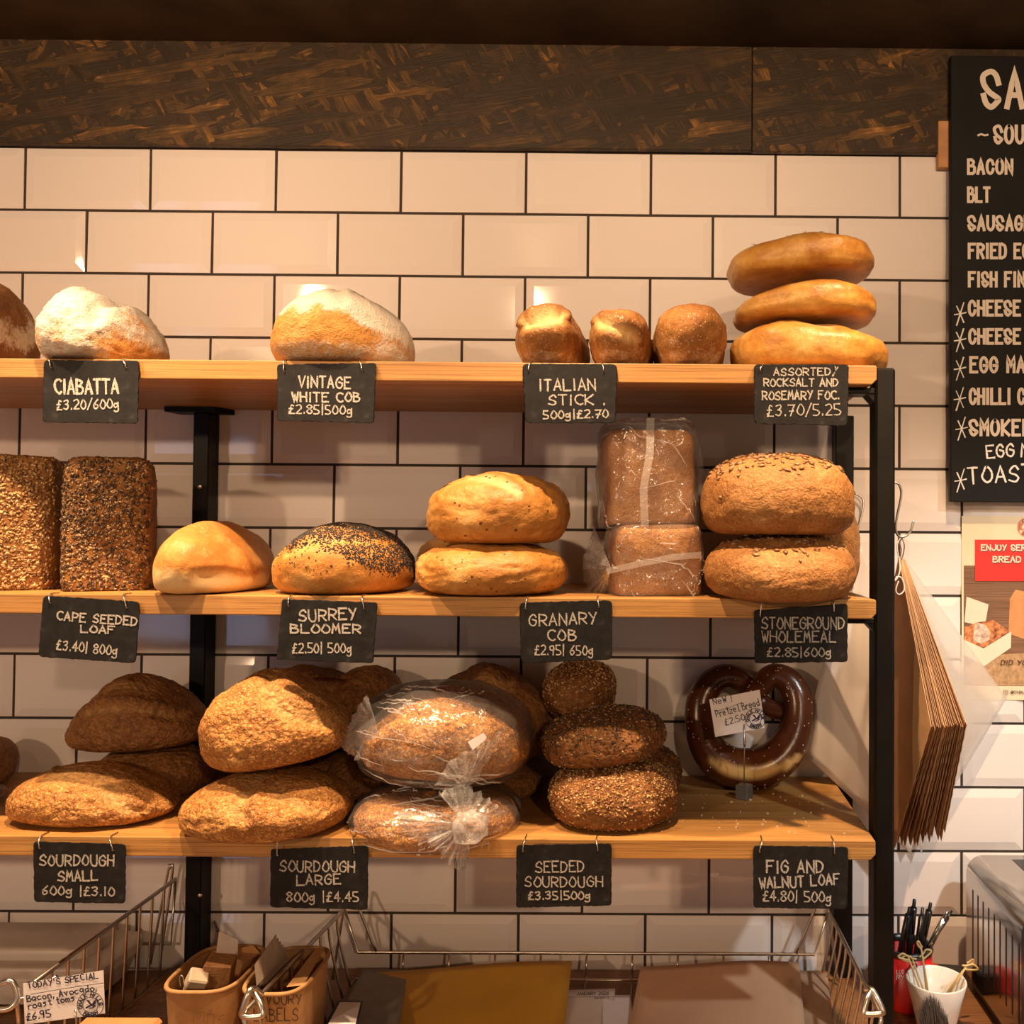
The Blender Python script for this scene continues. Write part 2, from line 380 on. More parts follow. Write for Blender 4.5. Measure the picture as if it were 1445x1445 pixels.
# ------------------------------------------------------------------ rack
ZS = (1.8152, 1.5147, 1.2090); YF = -.31; XR = .2735
rack = thing('bread_rack', (-.4, -.15, ZK), 'black steel rack with three oak shelves of bread against the white tiles', 'shelving')
for i, z in enumerate(ZS):
    b = MB(); t = .0248; c = .004; x0 = -1.75
    # board with eased edges, outline in the plan, chamfered right corner
    c2 = .0065
    prof = [(x0,z),(XR-c*.3,z),(XR,z-c*.6),(XR,z-t+c2),(XR-c2,z-t),(x0,z-t)]
    b.prism([(x, YF, zz) for x, zz in prof], [(x, -.0035, zz) for x, zz in prof])
    o = b.build('shelf_board', MOAK, rack)
    bv = o.modifiers.new('b', 'BEVEL'); bv.width = .0012; bv.segments = 2; bv.limit_method = 'ANGLE'; bv.angle_limit = R(40)
sx0, sx1 = at(272.2, 620, -.038)[0], at(294.5, 620, -.038)[0]
p = MB().box(((sx0+sx1)/2, -.0205, (ZK+ZS[0]-.0335)/2), (sx1-sx0, .035, ZS[0]-.0335-ZK), bev=.0015).build('upright_post', MSTEEL, rack)
pl = [(sx0-.042,-.045),(sx1+.012,-.045),(sx1+.024,-.004),(sx0-.036,-.004)]
MB().prism([(x,y,ZS[0]-.0252) for x,y in pl],[(x,y,ZS[0]-.0332) for x,y in pl]).build('bracket_plate', MSTEEL, rack)
for pxy in ((282,687),(282,1264)):
    q = at(*pxy, -.039); sc_ = MB()
    sc_.tube([(q[0],-.0378,q[2]),(q[0],-.0395,q[2]),(q[0],-.0402,q[2])], [.0036,.0036,.0022], 14)
    sc_.build('screw', MWIRE, p, True)
for z in ZS[1:]: MB().box(((sx0+sx1)/2, -.021, z-.0295), (.05, .034, .006)).build('bracket_plate', MSTEEL, rack)
MB().box((.2863, -.0205, (ZK+ZS[0]-.03)/2), (.0290, .034, ZS[0]-.03-ZK), bev=.0015).build('upright_post', MSTEEL, rack)
up = MB().box((.2895, -.2715, (ZK+ZS[0]+.001)/2), (.0262, .037, ZS[0]+.001-ZK), bev=.003).build('upright_post', MSTEEL, rack)
for z in ZS[:2]:
    MB().box((.2380, -.270, z-.0292), (.0770, .034, .0075), bev=.001).build('bracket_bar', MSTEEL, rack)
    MB().prism([(.2768,-.285,z-.0330),(.2768,-.285,z-.0440),(.2668,-.285,z-.0330)],[(.2768,-.255,z-.0330),(.2768,-.255,z-.0440),(.2668,-.255,z-.0330)]).build('weld_gusset', MSTEEL, rack)

# ------------------------------------------------------------------ bread builder
def sgnpow(a, e): return np.sign(a)*np.abs(a)**e
def normals(V, nu, nv):
    G = V[1:-1].reshape(nv, nu, 3)
    du = np.roll(G, -1, 1)-np.roll(G, 1, 1); dv = np.gradient(G, axis=0)
    n = np.cross(du, dv); n /= (np.linalg.norm(n, axis=2)[..., None]+1e-12)
    return np.vstack([[[0,0,-1]], n.reshape(-1, 3), [[0,0,1]]])
def grid_faces(nu, nv):
    F = [(0, 1+(k+1) % nu, 1+k) for k in range(nu)]
    for j in range(nv-1):
        a = 1+j*nu
        F += [(a+k, a+(k+1) % nu, a+nu+(k+1) % nu, a+nu+k) for k in range(nu)]
    a = 1+(nv-1)*nu; F += [(a+k, a+(k+1) % nu, a+nu) for k in range(nu)]
    return F
def sstep(x, a, b):
    t = np.clip((x-a)/(b-a+1e-12), 0, 1); return t*t*(3-2*t)
def loaf(size, seed=1, nu=120, nv=72, hb=.38, et=2.2, eb=2.6, eo=2.2, flat=.72, amp=.02, freq=2.4, fine=.006, ffreq=14,
         deform=None, scores=(), flour=None, dark=None, tilt=0, pitch=0, spin=0, wrinkle=0.0, blis=0.0):
    """bread shape: returns verts (centred in plan, base at 0), faces, mask, normals, normalised coordinates"""
    # profile
    pr = [(0,0),(flat*.55,0),(flat,0)]
    m = 18
    for k in range(1, m+1):
        a = math.pi/2*k/m; pr.append((flat+(1-flat)*math.sin(a)**(2/eb), hb*(1-math.cos(a)**(2/eb))))
    for k in range(1, 41):
        a = math.pi/2*k/40; pr.append((max(math.cos(a), 0)**(2/et), hb+(1-hb)*math.sin(a)**(2/et)))
    pr = np.array(pr); L = np.concatenate([[0], np.cumsum(np.hypot(*np.diff(pr, axis=0).T))]); s = np.linspace(0, L[-1], nv+2)
    r = np.interp(s, L, pr[:,0]); z = np.interp(s, L, pr[:,1])
    a = np.arange(nu)*2*math.pi/nu; ca, sa = sgnpow(np.cos(a), 2/eo), sgnpow(np.sin(a), 2/eo)
    U = [[0,0,0]]
    for j in range(1, nv+1): U += list(zip(r[j]*ca, r[j]*sa, np.full(nu, z[j])))
    U.append([0,0,1]); U = np.array(U, float); U0 = U.copy()
    if deform is not None: U = deform(U)
    W = np.array([size[0]/2, size[1]/2, size[2]]); V = U*W; F = grid_faces(nu, nv)
    N = normals(V, nu, nv); ms = float(np.mean(size)); Pn = V/ms
    soft = sstep(U[:,2], 0, .12)*.85+.15
    d = fbm(Pn, freq, seed, 3)*amp*ms
    if fine: d = d + fbm(Pn, ffreq, seed+9, 3)*fine*ms
    if blis: d = d + fbm(Pn, 30, seed+21, 2)*blis*ms
    if wrinkle: d = d - np.abs(fbm(Pn*np.array([1,1,2.2]), 7, seed+4, 2))*wrinkle*ms
    V = V + N*(d*soft)[:,None]
    mask = np.zeros((len(V), 3))
    for sc_ in scores:
        ax = sc_.get('ax', 'top'); X = U0[:, [0,1]] if ax == 'top' else U0[:, [0,2]]
        ok = (U0[:,2] > .45) if ax == 'top' else (U0[:,1] < 0)
        pts = np.array(sc_['pts'], float); best = np.full(len(V), 9.0); side = np.zeros(len(V))
        for p, q in zip(pts[:-1], pts[1:]):
            t = np.clip(((X-p)@(q-p))/((q-p)@(q-p)), 0, 1); D = X-(p+t[:,None]*(q-p)); l = np.hypot(D[:,0], D[:,1])
            s2 = D[:,1]*(q-p)[0]-D[:,0]*(q-p)[1]; side = np.where(l < best, np.sign(s2), side); best = np.minimum(best, l)
        wd = sc_.get('w', .12); g = np.exp(-(best/wd)**2)*ok
        g = g*(1+.5*noise(Pn, 9, seed+2))
        V = V - N*(g*sc_.get('d', .05)*ms)[:,None]
        ear = sc_.get('ear', 0)
        if ear:
            e = np.exp(-((best-wd*1.5)/(wd*.55))**2)*ok*(side > 0); V = V + N*(e*ear*ms)[:,None]; mask[:,2] = np.maximum(mask[:,2], e*.9)
        mask[:,1] = np.maximum(mask[:,1], np.clip(g*1.3-.15, 0, 1)*sc_.get('tone', 1))
    N = normals(V, nu, nv)
    nz = noise(Pn, 6, seed+5)
    if flour is not None: mask[:,0] = np.clip(flour(U0, N, nz), 0, 1)
    if dark is not None: mask[:,2] = np.clip(np.maximum(mask[:,2], dark(U0, N, nz)), 0, 1)
    Rm = np.array(Euler((pitch, tilt, spin)).to_matrix()); V = V@Rm.T; N = N@Rm.T
    V[:,2] -= V[:,2].min()
    return V, F, mask, N, U0
def fit(V, box, Y, depth, base=None, allv=None):
    """size and place the shape so that it fills the photo box at depth Y; base = height of what it stands on"""
    x0, y0, x1, y1 = box; V = V.copy(); ext = V.max(0)-V.min(0); V -= (V.max(0)+V.min(0))/2
    s = np.array([1.0, depth/ext[1], 1.0]); c = at((x0+x1)/2, (y0+y1)/2, Y); 
    px = FPX/(Y+DIST); s[0] = (x1-x0)/px/ext[0]; s[2] = (y1-y0)/px/ext[2]
    for it in range(12):
        if base is not None: c[2] = base + ext[2]*s[2]/2
        X, Yp = proj(V*s+c)
        s[0] *= (x1-x0)/(X.max()-X.min())
        c[0] += ((x0+x1)/2-(X.max()+X.min())/2)*(Y+DIST)/FPX
        if base is not None:
            s[2] *= max(.6, min(1.6, 1+((Yp.min()-y0)*(Y+DIST)/FPX)/(ext[2]*s[2])))
        else:
            s[2] *= (y1-y0)/(Yp.max()-Yp.min()); c[2] -= ((y0+y1)/2-(Yp.max()+Yp.min())/2)*(Y+DIST)/FPX
    return V*s+c, s, c
def bread(name, label, cat, box, Y, depth, mat, base=None, group=None, parent=None, droop=None, **k):
    size = (abs(box[2]-box[0])/1000, depth, abs(box[3]-box[1])/1000)
    V, F, mask, N, U = loaf(size, **k)
    V, s, c = fit(V, box, Y, depth, base)
    if droop:
        q = np.clip(YF+.02-V[:,1], 0, None); V[:,2] -= droop*(q/.08)**1.3
    N = N/s; N /= np.linalg.norm(N, axis=1)[:,None]
    o = build(name, V, F, mat, parent, True, mask=mask)
    if parent is None: tag(o, label, cat, group)
    return o, V, F, N, U
SEED_V = np.array([(1,0,0),(-1,0,0),(0,1,0),(0,-1,0),(0,0,1),(0,0,-1)], float); SEED_F = [(0,2,4),(2,1,4),(1,3,4),(3,0,4),(2,0,5),(1,2,5),(3,1,5),(0,3,5)]
_b = []
for a in (1,-1):
    for b_ in (1,-1):
        for c_ in (1,-1): _b.append((a*.58,b_*.58,c_*.58))
def scatter(name, br, n, size, mat, wfn, seed=0, label=None, lift=.3, tiltv=.35, var=.35):
    o, V, F, N, U = br; rs = np.random.RandomState(seed)
    wgt = np.clip(wfn(U, N), 0, 1)
    Fq = np.array([f for f in F if len(f) == 4]); A, B, C_, D = (V[Fq[:,i]] for i in range(4))
    area = np.linalg.norm(np.cross(C_-A, D-B), axis=1); p = area*wgt[Fq].mean(1)
    if p.sum() <= 0: return None
    ids = rs.choice(len(Fq), n, p=p/p.sum()); u, v = rs.rand(2, n)
    P = (A[ids].T*(1-u)*(1-v)+B[ids].T*u*(1-v)+C_[ids].T*u*v+D[ids].T*(1-u)*v).T
    n3 = N[Fq[ids]].mean(1)+rs.normal(0, tiltv, (n, 3)); n3 /= np.linalg.norm(n3, axis=1)[:,None]
    t = rs.normal(size=(n, 3)); t -= n3*(t*n3).sum(1)[:,None]; t /= np.linalg.norm(t, axis=1)[:,None]; bt = np.cross(n3, t)
    k = 1+var*rs.uniform(-1, 1, n)
    VV = P[:,None,:] + n3[:,None,:]*size[2]*lift + (t[:,None,:]*SEED_V[None,:,0:1]*size[0] + bt[:,None,:]*SEED_V[None,:,1:2]*size[1] + n3[:,None,:]*SEED_V[None,:,2:3]*size[2])*k[:,None,None]
    FF = [tuple(i*6+a for a in f) for i in range(n) for f in SEED_F]
    q = build(name, VV.reshape(-1, 3), FF, mat, o, True, kind='stuff')
    if label: q['label'] = label
    return q

C_WHITE = m_crust('floury_white_crust', (.60,.36,.15), (.56,.28,.08), (.40,.16,.04), flour=(.64,.585,.50), bump=1.0, rough=.85, sc=16, flourn=(.30,.62), spec=.1)
C_RUSTIC = m_crust('floury_brown_crust', (.40,.21,.085), (.28,.125,.045), (.14,.055,.02), flour=(.74,.64,.50), bump=.7, rough=.8, sc=26, flourn=(.42,.7), spec=.15)
C_STICK = m_crust('stick_crust', (.46,.25,.085), (.33,.145,.040), (.17,.06,.016), flour=(.70,.55,.37), bump=.5, rough=.6, sc=18, flourn=(.5,.85), speck=(.62,.40,.18), spsc=330, spthr=.75, spec=.25)
C_FOC = m_crust('focaccia_crust', (.78,.50,.16), (.60,.30,.058), (.34,.12,.02), flour=(.7,.46,.17), bump=.28, rough=.36, sc=15, fine=160, flourn=(.8,1.2), spec=.45)
C_CAPE = m_crust('seeded_tin_crust', (.38,.18,.055), (.28,.12,.030), (.15,.06,.016), bump=.6, rough=.65, sc=26, flourn=(1,2))
C_BLOOM = m_crust('white_bloomer_crust', (.68,.42,.15), (.54,.25,.06), (.38,.14,.028), score=(.84,.66,.36), flour=(.80,.58,.28), bump=.22, rough=.5, sc=13, fine=200, flourn=(.35,.85), spec=.25)
C_SURREY = m_crust('poppy_bloomer_crust', (.64,.37,.12), (.50,.225,.05), (.32,.115,.02), score=(.60,.30,.09), bump=.38, rough=.5, sc=14, flourn=(1,2))
C_GRAN = m_crust('granary_crust', (.62,.37,.125), (.48,.22,.048), (.33,.13,.03), bump=.5, rough=.42, sc=13, fine=150, speck=(.13,.045,.012), spsc=140, spthr=.93, flour=(.74,.48,.17), flourn=(.7,1.1), spec=.4)
C_WHOLE = m_crust('wholemeal_crust', (.47,.25,.088), (.36,.16,.043), (.23,.09,.023), bump=.38, rough=.6, sc=18, fine=300, bub=300, blister=.40, flourn=(1,2))
C_TIN = m_crust('wholemeal_tin_crust', (.54,.27,.085), (.47,.215,.06), (.36,.15,.04), bump=.5, rough=.7, sc=34, fine=420, speck=(.17,.06,.018), spsc=420, spthr=.45, flourn=(1,2), spec=.2)
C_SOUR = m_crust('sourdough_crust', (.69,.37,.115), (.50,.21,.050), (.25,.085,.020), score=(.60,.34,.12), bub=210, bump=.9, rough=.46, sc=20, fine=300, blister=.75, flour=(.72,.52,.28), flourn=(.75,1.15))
C_SOUR_SHADE = m_crust('shaded_sourdough_crust', (.44,.215,.07), (.32,.135,.036), (.15,.055,.016), score=(.46,.25,.09), bub=190, bump=.7, rough=.5, sc=16, fine=260, blister=.4, flour=(.5,.32,.17), flourn=(.8,1.2))  # darker copy of the sourdough crust, shade of the back row put into colour
C_SEEDED = m_crust('seeded_sourdough_crust', (.36,.165,.05), (.24,.095,.023), (.11,.042,.012), bump=.7, rough=.55, sc=22, fine=280, bub=220, blister=.35, flourn=(1,2))
S_GOLD = m_seed('seed_mix', [(0,(.10,.045,.02)), (.3,(.30,.15,.055)), (.65,(.50,.29,.11)), (1,(.66,.45,.22))])
S_DARK = m_seed('dark_seed_mix', [(0,(.025,.016,.012)), (.45,(.09,.05,.028)), (.8,(.30,.17,.07)), (1,(.55,.38,.19))])
S_POPPY = m_seed('poppy_seed', [(0,(.010,.009,.010)), (1,(.045,.038,.036))])
S_SUN = m_seed('sunflower_seed', [(0,(.17,.075,.03)), (.5,(.28,.14,.06)), (1,(.42,.25,.12))])
Z1, Z2, Z3 = [z+.0006 for z in ZS]

def peak(xp, kr, kl):      # crest off-centre in x, the sides running down from it
    def f(U):
        U = U.copy(); u = U[:,0]-xp; s = np.where(u > 0, 1-kr*np.abs(u)**1.5, 1-kl*np.abs(u)**1.5); U[:,2] *= np.clip(s, .25, 1); return U
    return f
# --- top shelf
bread('rustic_loaf', 'dark floury loaf on the top shelf, left of the ciabatta and cut by the frame', 'bread', (-120,384,57,509), -.19, .21, C_RUSTIC, Z1, seed=11, et=1.9, amp=.02,
      flour=lambda U,N,z: .50+.3*z+.25*np.sin(U[:,0]*9+U[:,2]*14))
bread('ciabatta_loaf', 'white flour-dusted ciabatta on the top shelf above the CIABATTA slate', 'bread', (49,404,241,511), -.225, .23, C_WHITE, Z1, seed=12, et=2.3, amp=.03, hb=.34, deform=peak(-.2,.16,.25), wrinkle=.022,
      scores=[dict(ax='front', pts=[(.42,.95),(.62,.55)], w=.10, d=.035, ear=.02), dict(ax='top', pts=[(0,.1),(.5,-.2)], w=.1, d=.02)],
      flour=lambda U,N,z: .50+.28*sstep(U[:,2],.2,.55)-.25*sstep(U[:,0],.55,.9)+.22*z)
bread('white_cob_loaf', 'white cob with floured top and orange sides above the VINTAGE WHITE COB slate', 'bread', (381,407,586,514), -.225, .22, C_WHITE, Z1, seed=13, et=2.35, amp=.022, hb=.36, deform=peak(-.05,.2,.2),
      scores=[dict(ax='front', pts=[(.0,1.0),(.30,.72)], w=.07, d=.02, ear=.012)],
      flour=lambda U,N,z: .16+.62*sstep(U[:,2]+.10*U[:,0]+.10*z,.46,.66)+.22*sstep(.26-U[:,2],0,.1)+.30*sstep(U[:,0],.5,.9))
def lump(U):
    U = U.copy(); s = np.clip((U[:,1]+1)/.9, 0, 1); k = .72+.28*s; U[:,0] *= k; U[:,2] = .5+(U[:,2]-.5)*k; return U
def stick(label, box, seed, dep=.30, **k):
    return bread('bread_stick', label, 'bread', box, -.175, dep, C_STICK, Z1, 'baguette sticks on the top shelf', seed=seed, et=2.1, eb=2.0, hb=.5, flat=.35, eo=2.6, amp=.03,
                 flour=lambda U,N,z: .30+.35*sstep(.45-U[:,2],0,.4)+.2*z, dark=lambda U,N,z: sstep(U[:,2],.6,1)*.4+.3*z, **k)
st1 = stick('knobbly-ended crusty bread stick, leftmost of the three above the ITALIAN STICK slate', (727,428,833,515), 21, scores=[dict(ax='front', pts=[(-.5,.55),(.5,.65)], w=.12, d=.05, ear=.05)])
stick('small floury bread stick in the middle of the three pointing outwards on the top shelf', (831,436,923,516), 22, scores=[dict(ax='front', pts=[(-.6,.6),(.5,.35)], w=.12, d=.04, ear=.03)])
stick('smooth dark-topped bread stick nearest the focaccia stack on the top shelf', (919,428,1026,516), 23)
def foc(label, box, Y, seed, tilt, base=None, **k):
    return bread('focaccia_loaf', label, 'bread', box, Y, .19, C_FOC, base, 'stack of three focaccias', seed=seed, et=3.0, eb=2.6, hb=.46, flat=.74, eo=2.6, amp=.022, fine=.004, tilt=tilt,
                 dark=lambda U,N,z: .12+.6*z+.2*sstep(U[:,0],.2,.9), **k)
foc('oily golden focaccia at the bottom of the stack of three on the top shelf', (1030,452,1254,517), -.205, 31, R(1.5), Z1, deform=peak(-.3,.16,.3), scores=[dict(ax='front', pts=[(-.12,1.0),(.1,.9)], w=.13, d=.02)])
foc('middle focaccia in the stack of three at the right end of the top shelf', (1034,394,1237,476), -.20, 32, R(-1.5), deform=peak(.15,.2,.35))
f3 = foc('topmost focaccia, tilted with green rosemary on its crust', (1025,327,1234,420), -.197, 33, R(-7), deform=peak(.1,.15,.2))
scatter('rosemary', f3, 60, (.006,.0009,.0008), plain('rosemary_leaf', (.10,.13,.03), .6), lambda U,N: sstep(U[:,2],.75,.95)*(N[:,2] > .5)*(U[:,1] < .6), 3, 'green rosemary needles')

# --- middle shelf
def tin_seed(label, box, seed, smat, n=3600, wf=None):
    br = bread('seeded_tin_loaf', label, 'bread', box, -.21, .115, C_CAPE, Z2, 'seeded tin loaves stood on end', seed=seed, et=7, eb=8, hb=.5, flat=.88, eo=5.5, amp=.014, freq=2.2, fine=.006, spin=R(24))
    scatter('seed_crust', br, n, (.0034,.0018,.0008), smat, wf or (lambda U,N: (N[:,1] < .25)*(.75+.25*sstep(noise(U,3.2,4),-.3,.3))*(N[:,2] < .8)*sstep(.99-U[:,0],0,.12)+.04), seed)
    return br
tin_seed('golden oat-crusted tin loaf stood on end at the left edge of the middle shelf', (-42,640,97,838), 41, S_GOLD)
tin_seed('dark-seeded tin loaf stood on end above the CAPE SEEDED LOAF slate, beside the white bloomer', (86,644,222,839), 42, S_DARK, 4200)
bread('white_bloomer', 'smooth pale golden bloomer with a torn pale end, between seeded tin and poppy-seed loaf', 'bread', (215,735,389,842), -.215, .24, C_BLOOM, Z2, seed=43, et=2.4, hb=.36, amp=.02, fine=.002, deform=peak(-.05,.3,.3),
      scores=[dict(ax='front', pts=[(.50,.24),(.80,.30)], w=.12, d=.055, ear=.012)], flour=lambda U,N,z: .25+.65*sstep(.5-U[:,2],0,.3)*(U[:,1] < .3)+.2*z, dark=lambda U,N,z: sstep(U[:,2],.6,.95)*.75+.2*z)
br = bread('poppy_bloomer', 'golden bloomer with a black poppy-seed top above the SURREY BLOOMER slate', 'bread', (383,737,586,842), -.215, .21, C_SURREY, Z2, seed=44, et=2.3, hb=.38, amp=.022, deform=peak(.0,.2,.25),
      scores=[dict(ax='front', pts=[(-.55,.62),(-.1,.74),(.55,.80)], w=.065, d=.03, ear=.012)])
pw = lambda U,N: sstep(U[:,2]+.32*U[:,0]+.25*noise(U,4,5),.56,.74)
o = br[0]; a = o.data.attributes['mask']; 
scatter('poppy_seeds', br, 9500, (.0013,.0011,.0009), S_POPPY, lambda U,N: pw(U,N)*(1-.92*np.exp(-((U[:,2]-(.70+.14*U[:,0]))/.05)**2)*(U[:,1] < 0))+.035*sstep(U[:,2],.2,.5), 7)
def gran(label, box, Y, seed, base=None, dep=.20, **k):
    br = bread('granary_cob', label, 'bread', box, Y, dep, C_GRAN, base, 'granary cobs', seed=seed, et=2.5, eb=2.3, hb=.42, flat=.62, amp=.026, fine=.005, wrinkle=.018, flour=lambda U,N,z: .35+.4*z, **k)
    scatter('malted_grains', br, 60, (.0022,.0014,.0009), S_SUN, lambda U,N: .3+.0*U[:,0], seed); return br
gran('granary cob at the back, half hidden behind the lower cob of the pair', (588,753,720,836), -.085, 51, Z2, .15)
gran('lower cob of the golden granary pair, above the GRANARY COB slate', (586,761,802,848), -.235, 52, Z2)
gran('upper cob of the golden granary pair, wrinkled and cracked on top', (601,665,805,767), -.225, 53, None, scores=[dict(ax='front', pts=[(-.3,.93),(.15,.84),(.4,.70)], w=.06, d=.02, ear=.012)])
def whole(label, box, Y, seed, base=None, droop=None, n=220, dep=.22):
    br = bread('wholemeal_cob', label, 'bread', box, Y, dep, C_WHOLE, base, 'stoneground wholemeal cobs', droop=droop, seed=seed, et=2.45, eb=2.4, hb=.40, flat=.66, amp=.016, fine=.005, wrinkle=.012)
    scatter('sunflower_seeds', br, n, (.0052,.0030,.0018), S_SUN, lambda U,N: sstep(U[:,2]+.12*noise(U,5,3),.66,.86)+.004*(U[:,2] > .4), seed, tiltv=.25); return br
whole('seeded wholemeal loaf half hidden at the shelf end behind the big wholemeal pair', (1085,690,1214,842), -.085, 61, Z2, n=160, dep=.15)
whole('lower loaf of the big seeded wholemeal pair, overhanging the STONEGROUND WHOLEMEAL slate', (992,752,1209,860), -.262, 62, Z2, droop=.006)
whole('upper loaf of the big seeded wholemeal pair, its crown thick with sunflower seeds', (988,640,1207,755), -.25, 63, None, n=420)

# --- bottom shelf
def sour(label, box, Y, dep, seed, base=None, mat=None, name='sourdough_loaf', cat='bread', group=None, parent=None, **k):
    k.setdefault('blis', .0045); k.setdefault('nu', 200); k.setdefault('nv', 120); k.setdefault('et', 2.25); k.setdefault('hb', .38); k.setdefault('dark', lambda U,N,z: .35*sstep(U[:,2],.7,1)+.35*z)
    k.setdefault('flour', lambda U,N,z: .3*sstep(.22-U[:,2],0,.2)+.3)
    return bread(name, label, cat, box, Y, dep, mat or C_SOUR, base, group, parent, seed=seed, amp=k.pop('amp', .026), fine=.007, eb=2.2, flat=.66, **k)
GS = 'small sourdough loaves'; GL = 'large sourdough loaves'
sour('dark brown loaf in shade at the left edge of the bottom shelf', (-110,1036,26,1136), -.10, .16, 70, Z3, C_SOUR_SHADE)
sour('shaded small sourdough lying under the top one at the back of the small stack', (128,1046,306,1130), -.105, .15, 71, Z3, C_SOUR_SHADE, group=GS)
sour('small sourdough lying flat at the front of the bottom shelf, above the SOURDOUGH SMALL slate', (7,1073,254,1174), -.225, .15, 72, Z3, group=GS, deform=peak(-.2,.36,.2), scores=[dict(ax='front', pts=[(-.35,.93),(.35,.90),(.75,.45)], w=.09, d=.035, ear=.03)])
sour('shaded small sourdough on top at the back, with a ridged crown and tapering ends', (91,949,304,1062), -.115, .15, 73, None, C_SOUR_SHADE, group=GS, deform=peak(-.05,.55,.55), tilt=R(-3), scores=[dict(ax='front', pts=[(-.5,.66),(0,.62),(.75,.72)], w=.08, d=.04, ear=.03), dict(ax='front', pts=[(-.2,.9),(.3,.93)], w=.07, d=.02)])
sour('shaded large sourdough at the back, lower, between the front pair and the bagged pair', (455,1046,580,1140), -.10, .17, 74, Z3, C_SOUR_SHADE, group=GL)
sour('shaded large sourdough far back, its end just showing above the bagged loaf', (455,938,573,1052), -.085, .17, 75, None, C_SOUR_SHADE, group=GL)
sour('large sourdough at the back right behind the lower front loaf, mostly in shade', (330,1050,505,1135), -.10, .16, 79, Z3, C_SOUR_SHADE, group=GL)
sour('large sourdough behind the upper front loaf, its crown rising above it', (326,937,532,1062), -.10, .17, 76, None, C_SOUR_SHADE, group=GL, scores=[dict(ax='front', pts=[(-.3,.9),(.5,.75)], w=.09, d=.03, ear=.03)])
sour('lower large sourdough of the front pair, overhanging the SOURDOUGH LARGE slate', (251,1076,500,1201), -.262, .19, 77, Z3, group=GL, droop=.004, deform=peak(0,.25,.25), hb=.42, scores=[dict(ax='front', pts=[(-.02,1.0),(-.04,.68),(.05,.52)], w=.10, d=.045, ear=.02), dict(ax='front', pts=[(.25,.9),(.85,.55)], w=.05, d=.018)])
sour('upper large sourdough of the front pair, split open at its crown', (279,942,500,1090), -.255, .18, 78, None, group=GL, tilt=R(-9), deform=peak(-.1,.4,.2), hb=.42, scores=[dict(ax='front', pts=[(.10,.93),(.42,.72),(.85,.60)], w=.10, d=.05, ear=.035)])
sour('large brown sourdough behind the bagged loaves, rising over them', (574,934,783,1080), -.105, .19, 81, None, C_SOUR_SHADE, group=GL, deform=peak(0,.2,.35), scores=[dict(ax='front', pts=[(-.4,.93),(.4,.86)], w=.08, d=.03, ear=.03)])
sour('shaded large sourdough at the bottom of the back pile behind the bagged loaves', (585,1060,772,1150), -.105, .18, 82, Z3, C_SOUR_SHADE, group=GL)
def seeded(label, box, Y, dep, seed, base=None, n=1700, **k):
    br = sour(label, box, Y, dep, seed, base, C_SEEDED, 'seeded_sourdough', group='seeded sourdough loaves', **k)
    scatter('seed_crust', br, n, (.0026,.0016,.0010), S_DARK if seed % 2 else S_GOLD, lambda U,N: .25+.75*sstep(U[:,2],.3,.7), seed); return br
seeded('seeded sourdough at the back of the pile, its end showing beyond the front one', (815,1042,963,1136), -.10, .17, 91, Z3, 1500)
seeded('seeded sourdough end-on at the top of the back of the seeded pile', (766,930,870,1012), -.10, .16, 92, None, 1400)
seeded('seeded sourdough in the middle of the pile, tilted down to the left', (761,994,941,1085), -.20, .17, 93, None, 2200, tilt=R(-9), hb=.45)
seeded('dark seeded sourdough at the front bottom of the pile, above the SEEDED SOURDOUGH slate', (774,1066,957,1180), -.22, .17, 94, Z3, 2600, hb=.42)

# ------------------------------------------------------------------ bagged loaves
MFILM = m_film('clear_bag_film', milk=.05, bump=1.0, sc=18, gl=.7); MSEAM = m_film('bag_seam_film', milk=.2, bump=.3); MFOLD = m_film('bag_fold_film', milk=.16, bump=.9, sc=40, gl=.7)
MCREASE = m_film('bag_crease_film', milk=.42, bump=.3, gl=1.0)
def bag_mesh(parent, box, Y, depth, seed, ncr=34, knot=None, **k):
    V, F, m, N, U = loaf((abs(box[2]-box[0])/1000, depth, abs(box[3]-box[1])/1000), seed=seed, nu=140, nv=90, **k)
    V, s, c = fit(V, box, Y, depth); o = build('plastic_bag', V, F, MFILM, parent)
    # creases of the film: narrow folds lying on the bag
    rs = np.random.RandomState(seed); g = MB(); lo, hi = V.min(0), V.max(0)
    G = V[1:-1].reshape(90, 140, 3); fl = np.array(at(*knot)) if knot else None
    for q in range(ncr):
        j, i = rs.randint(8, 82), rs.randint(76, 134); P = []; p0 = G[j, i]
        dj, di = rs.uniform(-1.2,1.2), rs.uniform(-1.6,1.6)
        if fl is not None:
            b_ = G[j, min(i+4,139)]-p0; a_ = G[min(j+4,89), i]-p0; d_ = fl-p0; di, dj = np.dot(d_, b_)/(np.dot(b_,b_)+1e-9), np.dot(d_, a_)/(np.dot(a_,a_)+1e-9); l = math.hypot(di, dj)+1e-9; di, dj = di/l*1.5+rs.normal(0,.25), dj/l*1.3+rs.normal(0,.25)
        n_ = rs.randint(5, 16)
        for k in range(n_):
            jj, ii = int(j+dj*k), int(i+di*k)
            if 2 < jj < 87: P.append(G[jj, ii % 140]+np.array([0,-.0012,.0003])+rs.normal(0,.0005,3))
        if len(P) > 3:
            P = smooth_path(P, 3); w_ = rs.uniform(.0004,.0012); n0 = len(P)
            V2 = [p+np.array([0,0,w_*math.sin(math.pi*k/(n0-1))]) for k, p in enumerate(P)]+[p-np.array([w_*.4,0,w_*math.sin(math.pi*k/(n0-1))]) for k, p in enumerate(P)]
            g.add(V2, [(k, k+1, k+1+n0, k+n0) for k in range(n0-1)])
    if ncr: g.build('bag_creases', MCREASE, parent, True)['kind'] = 'stuff'
    return o
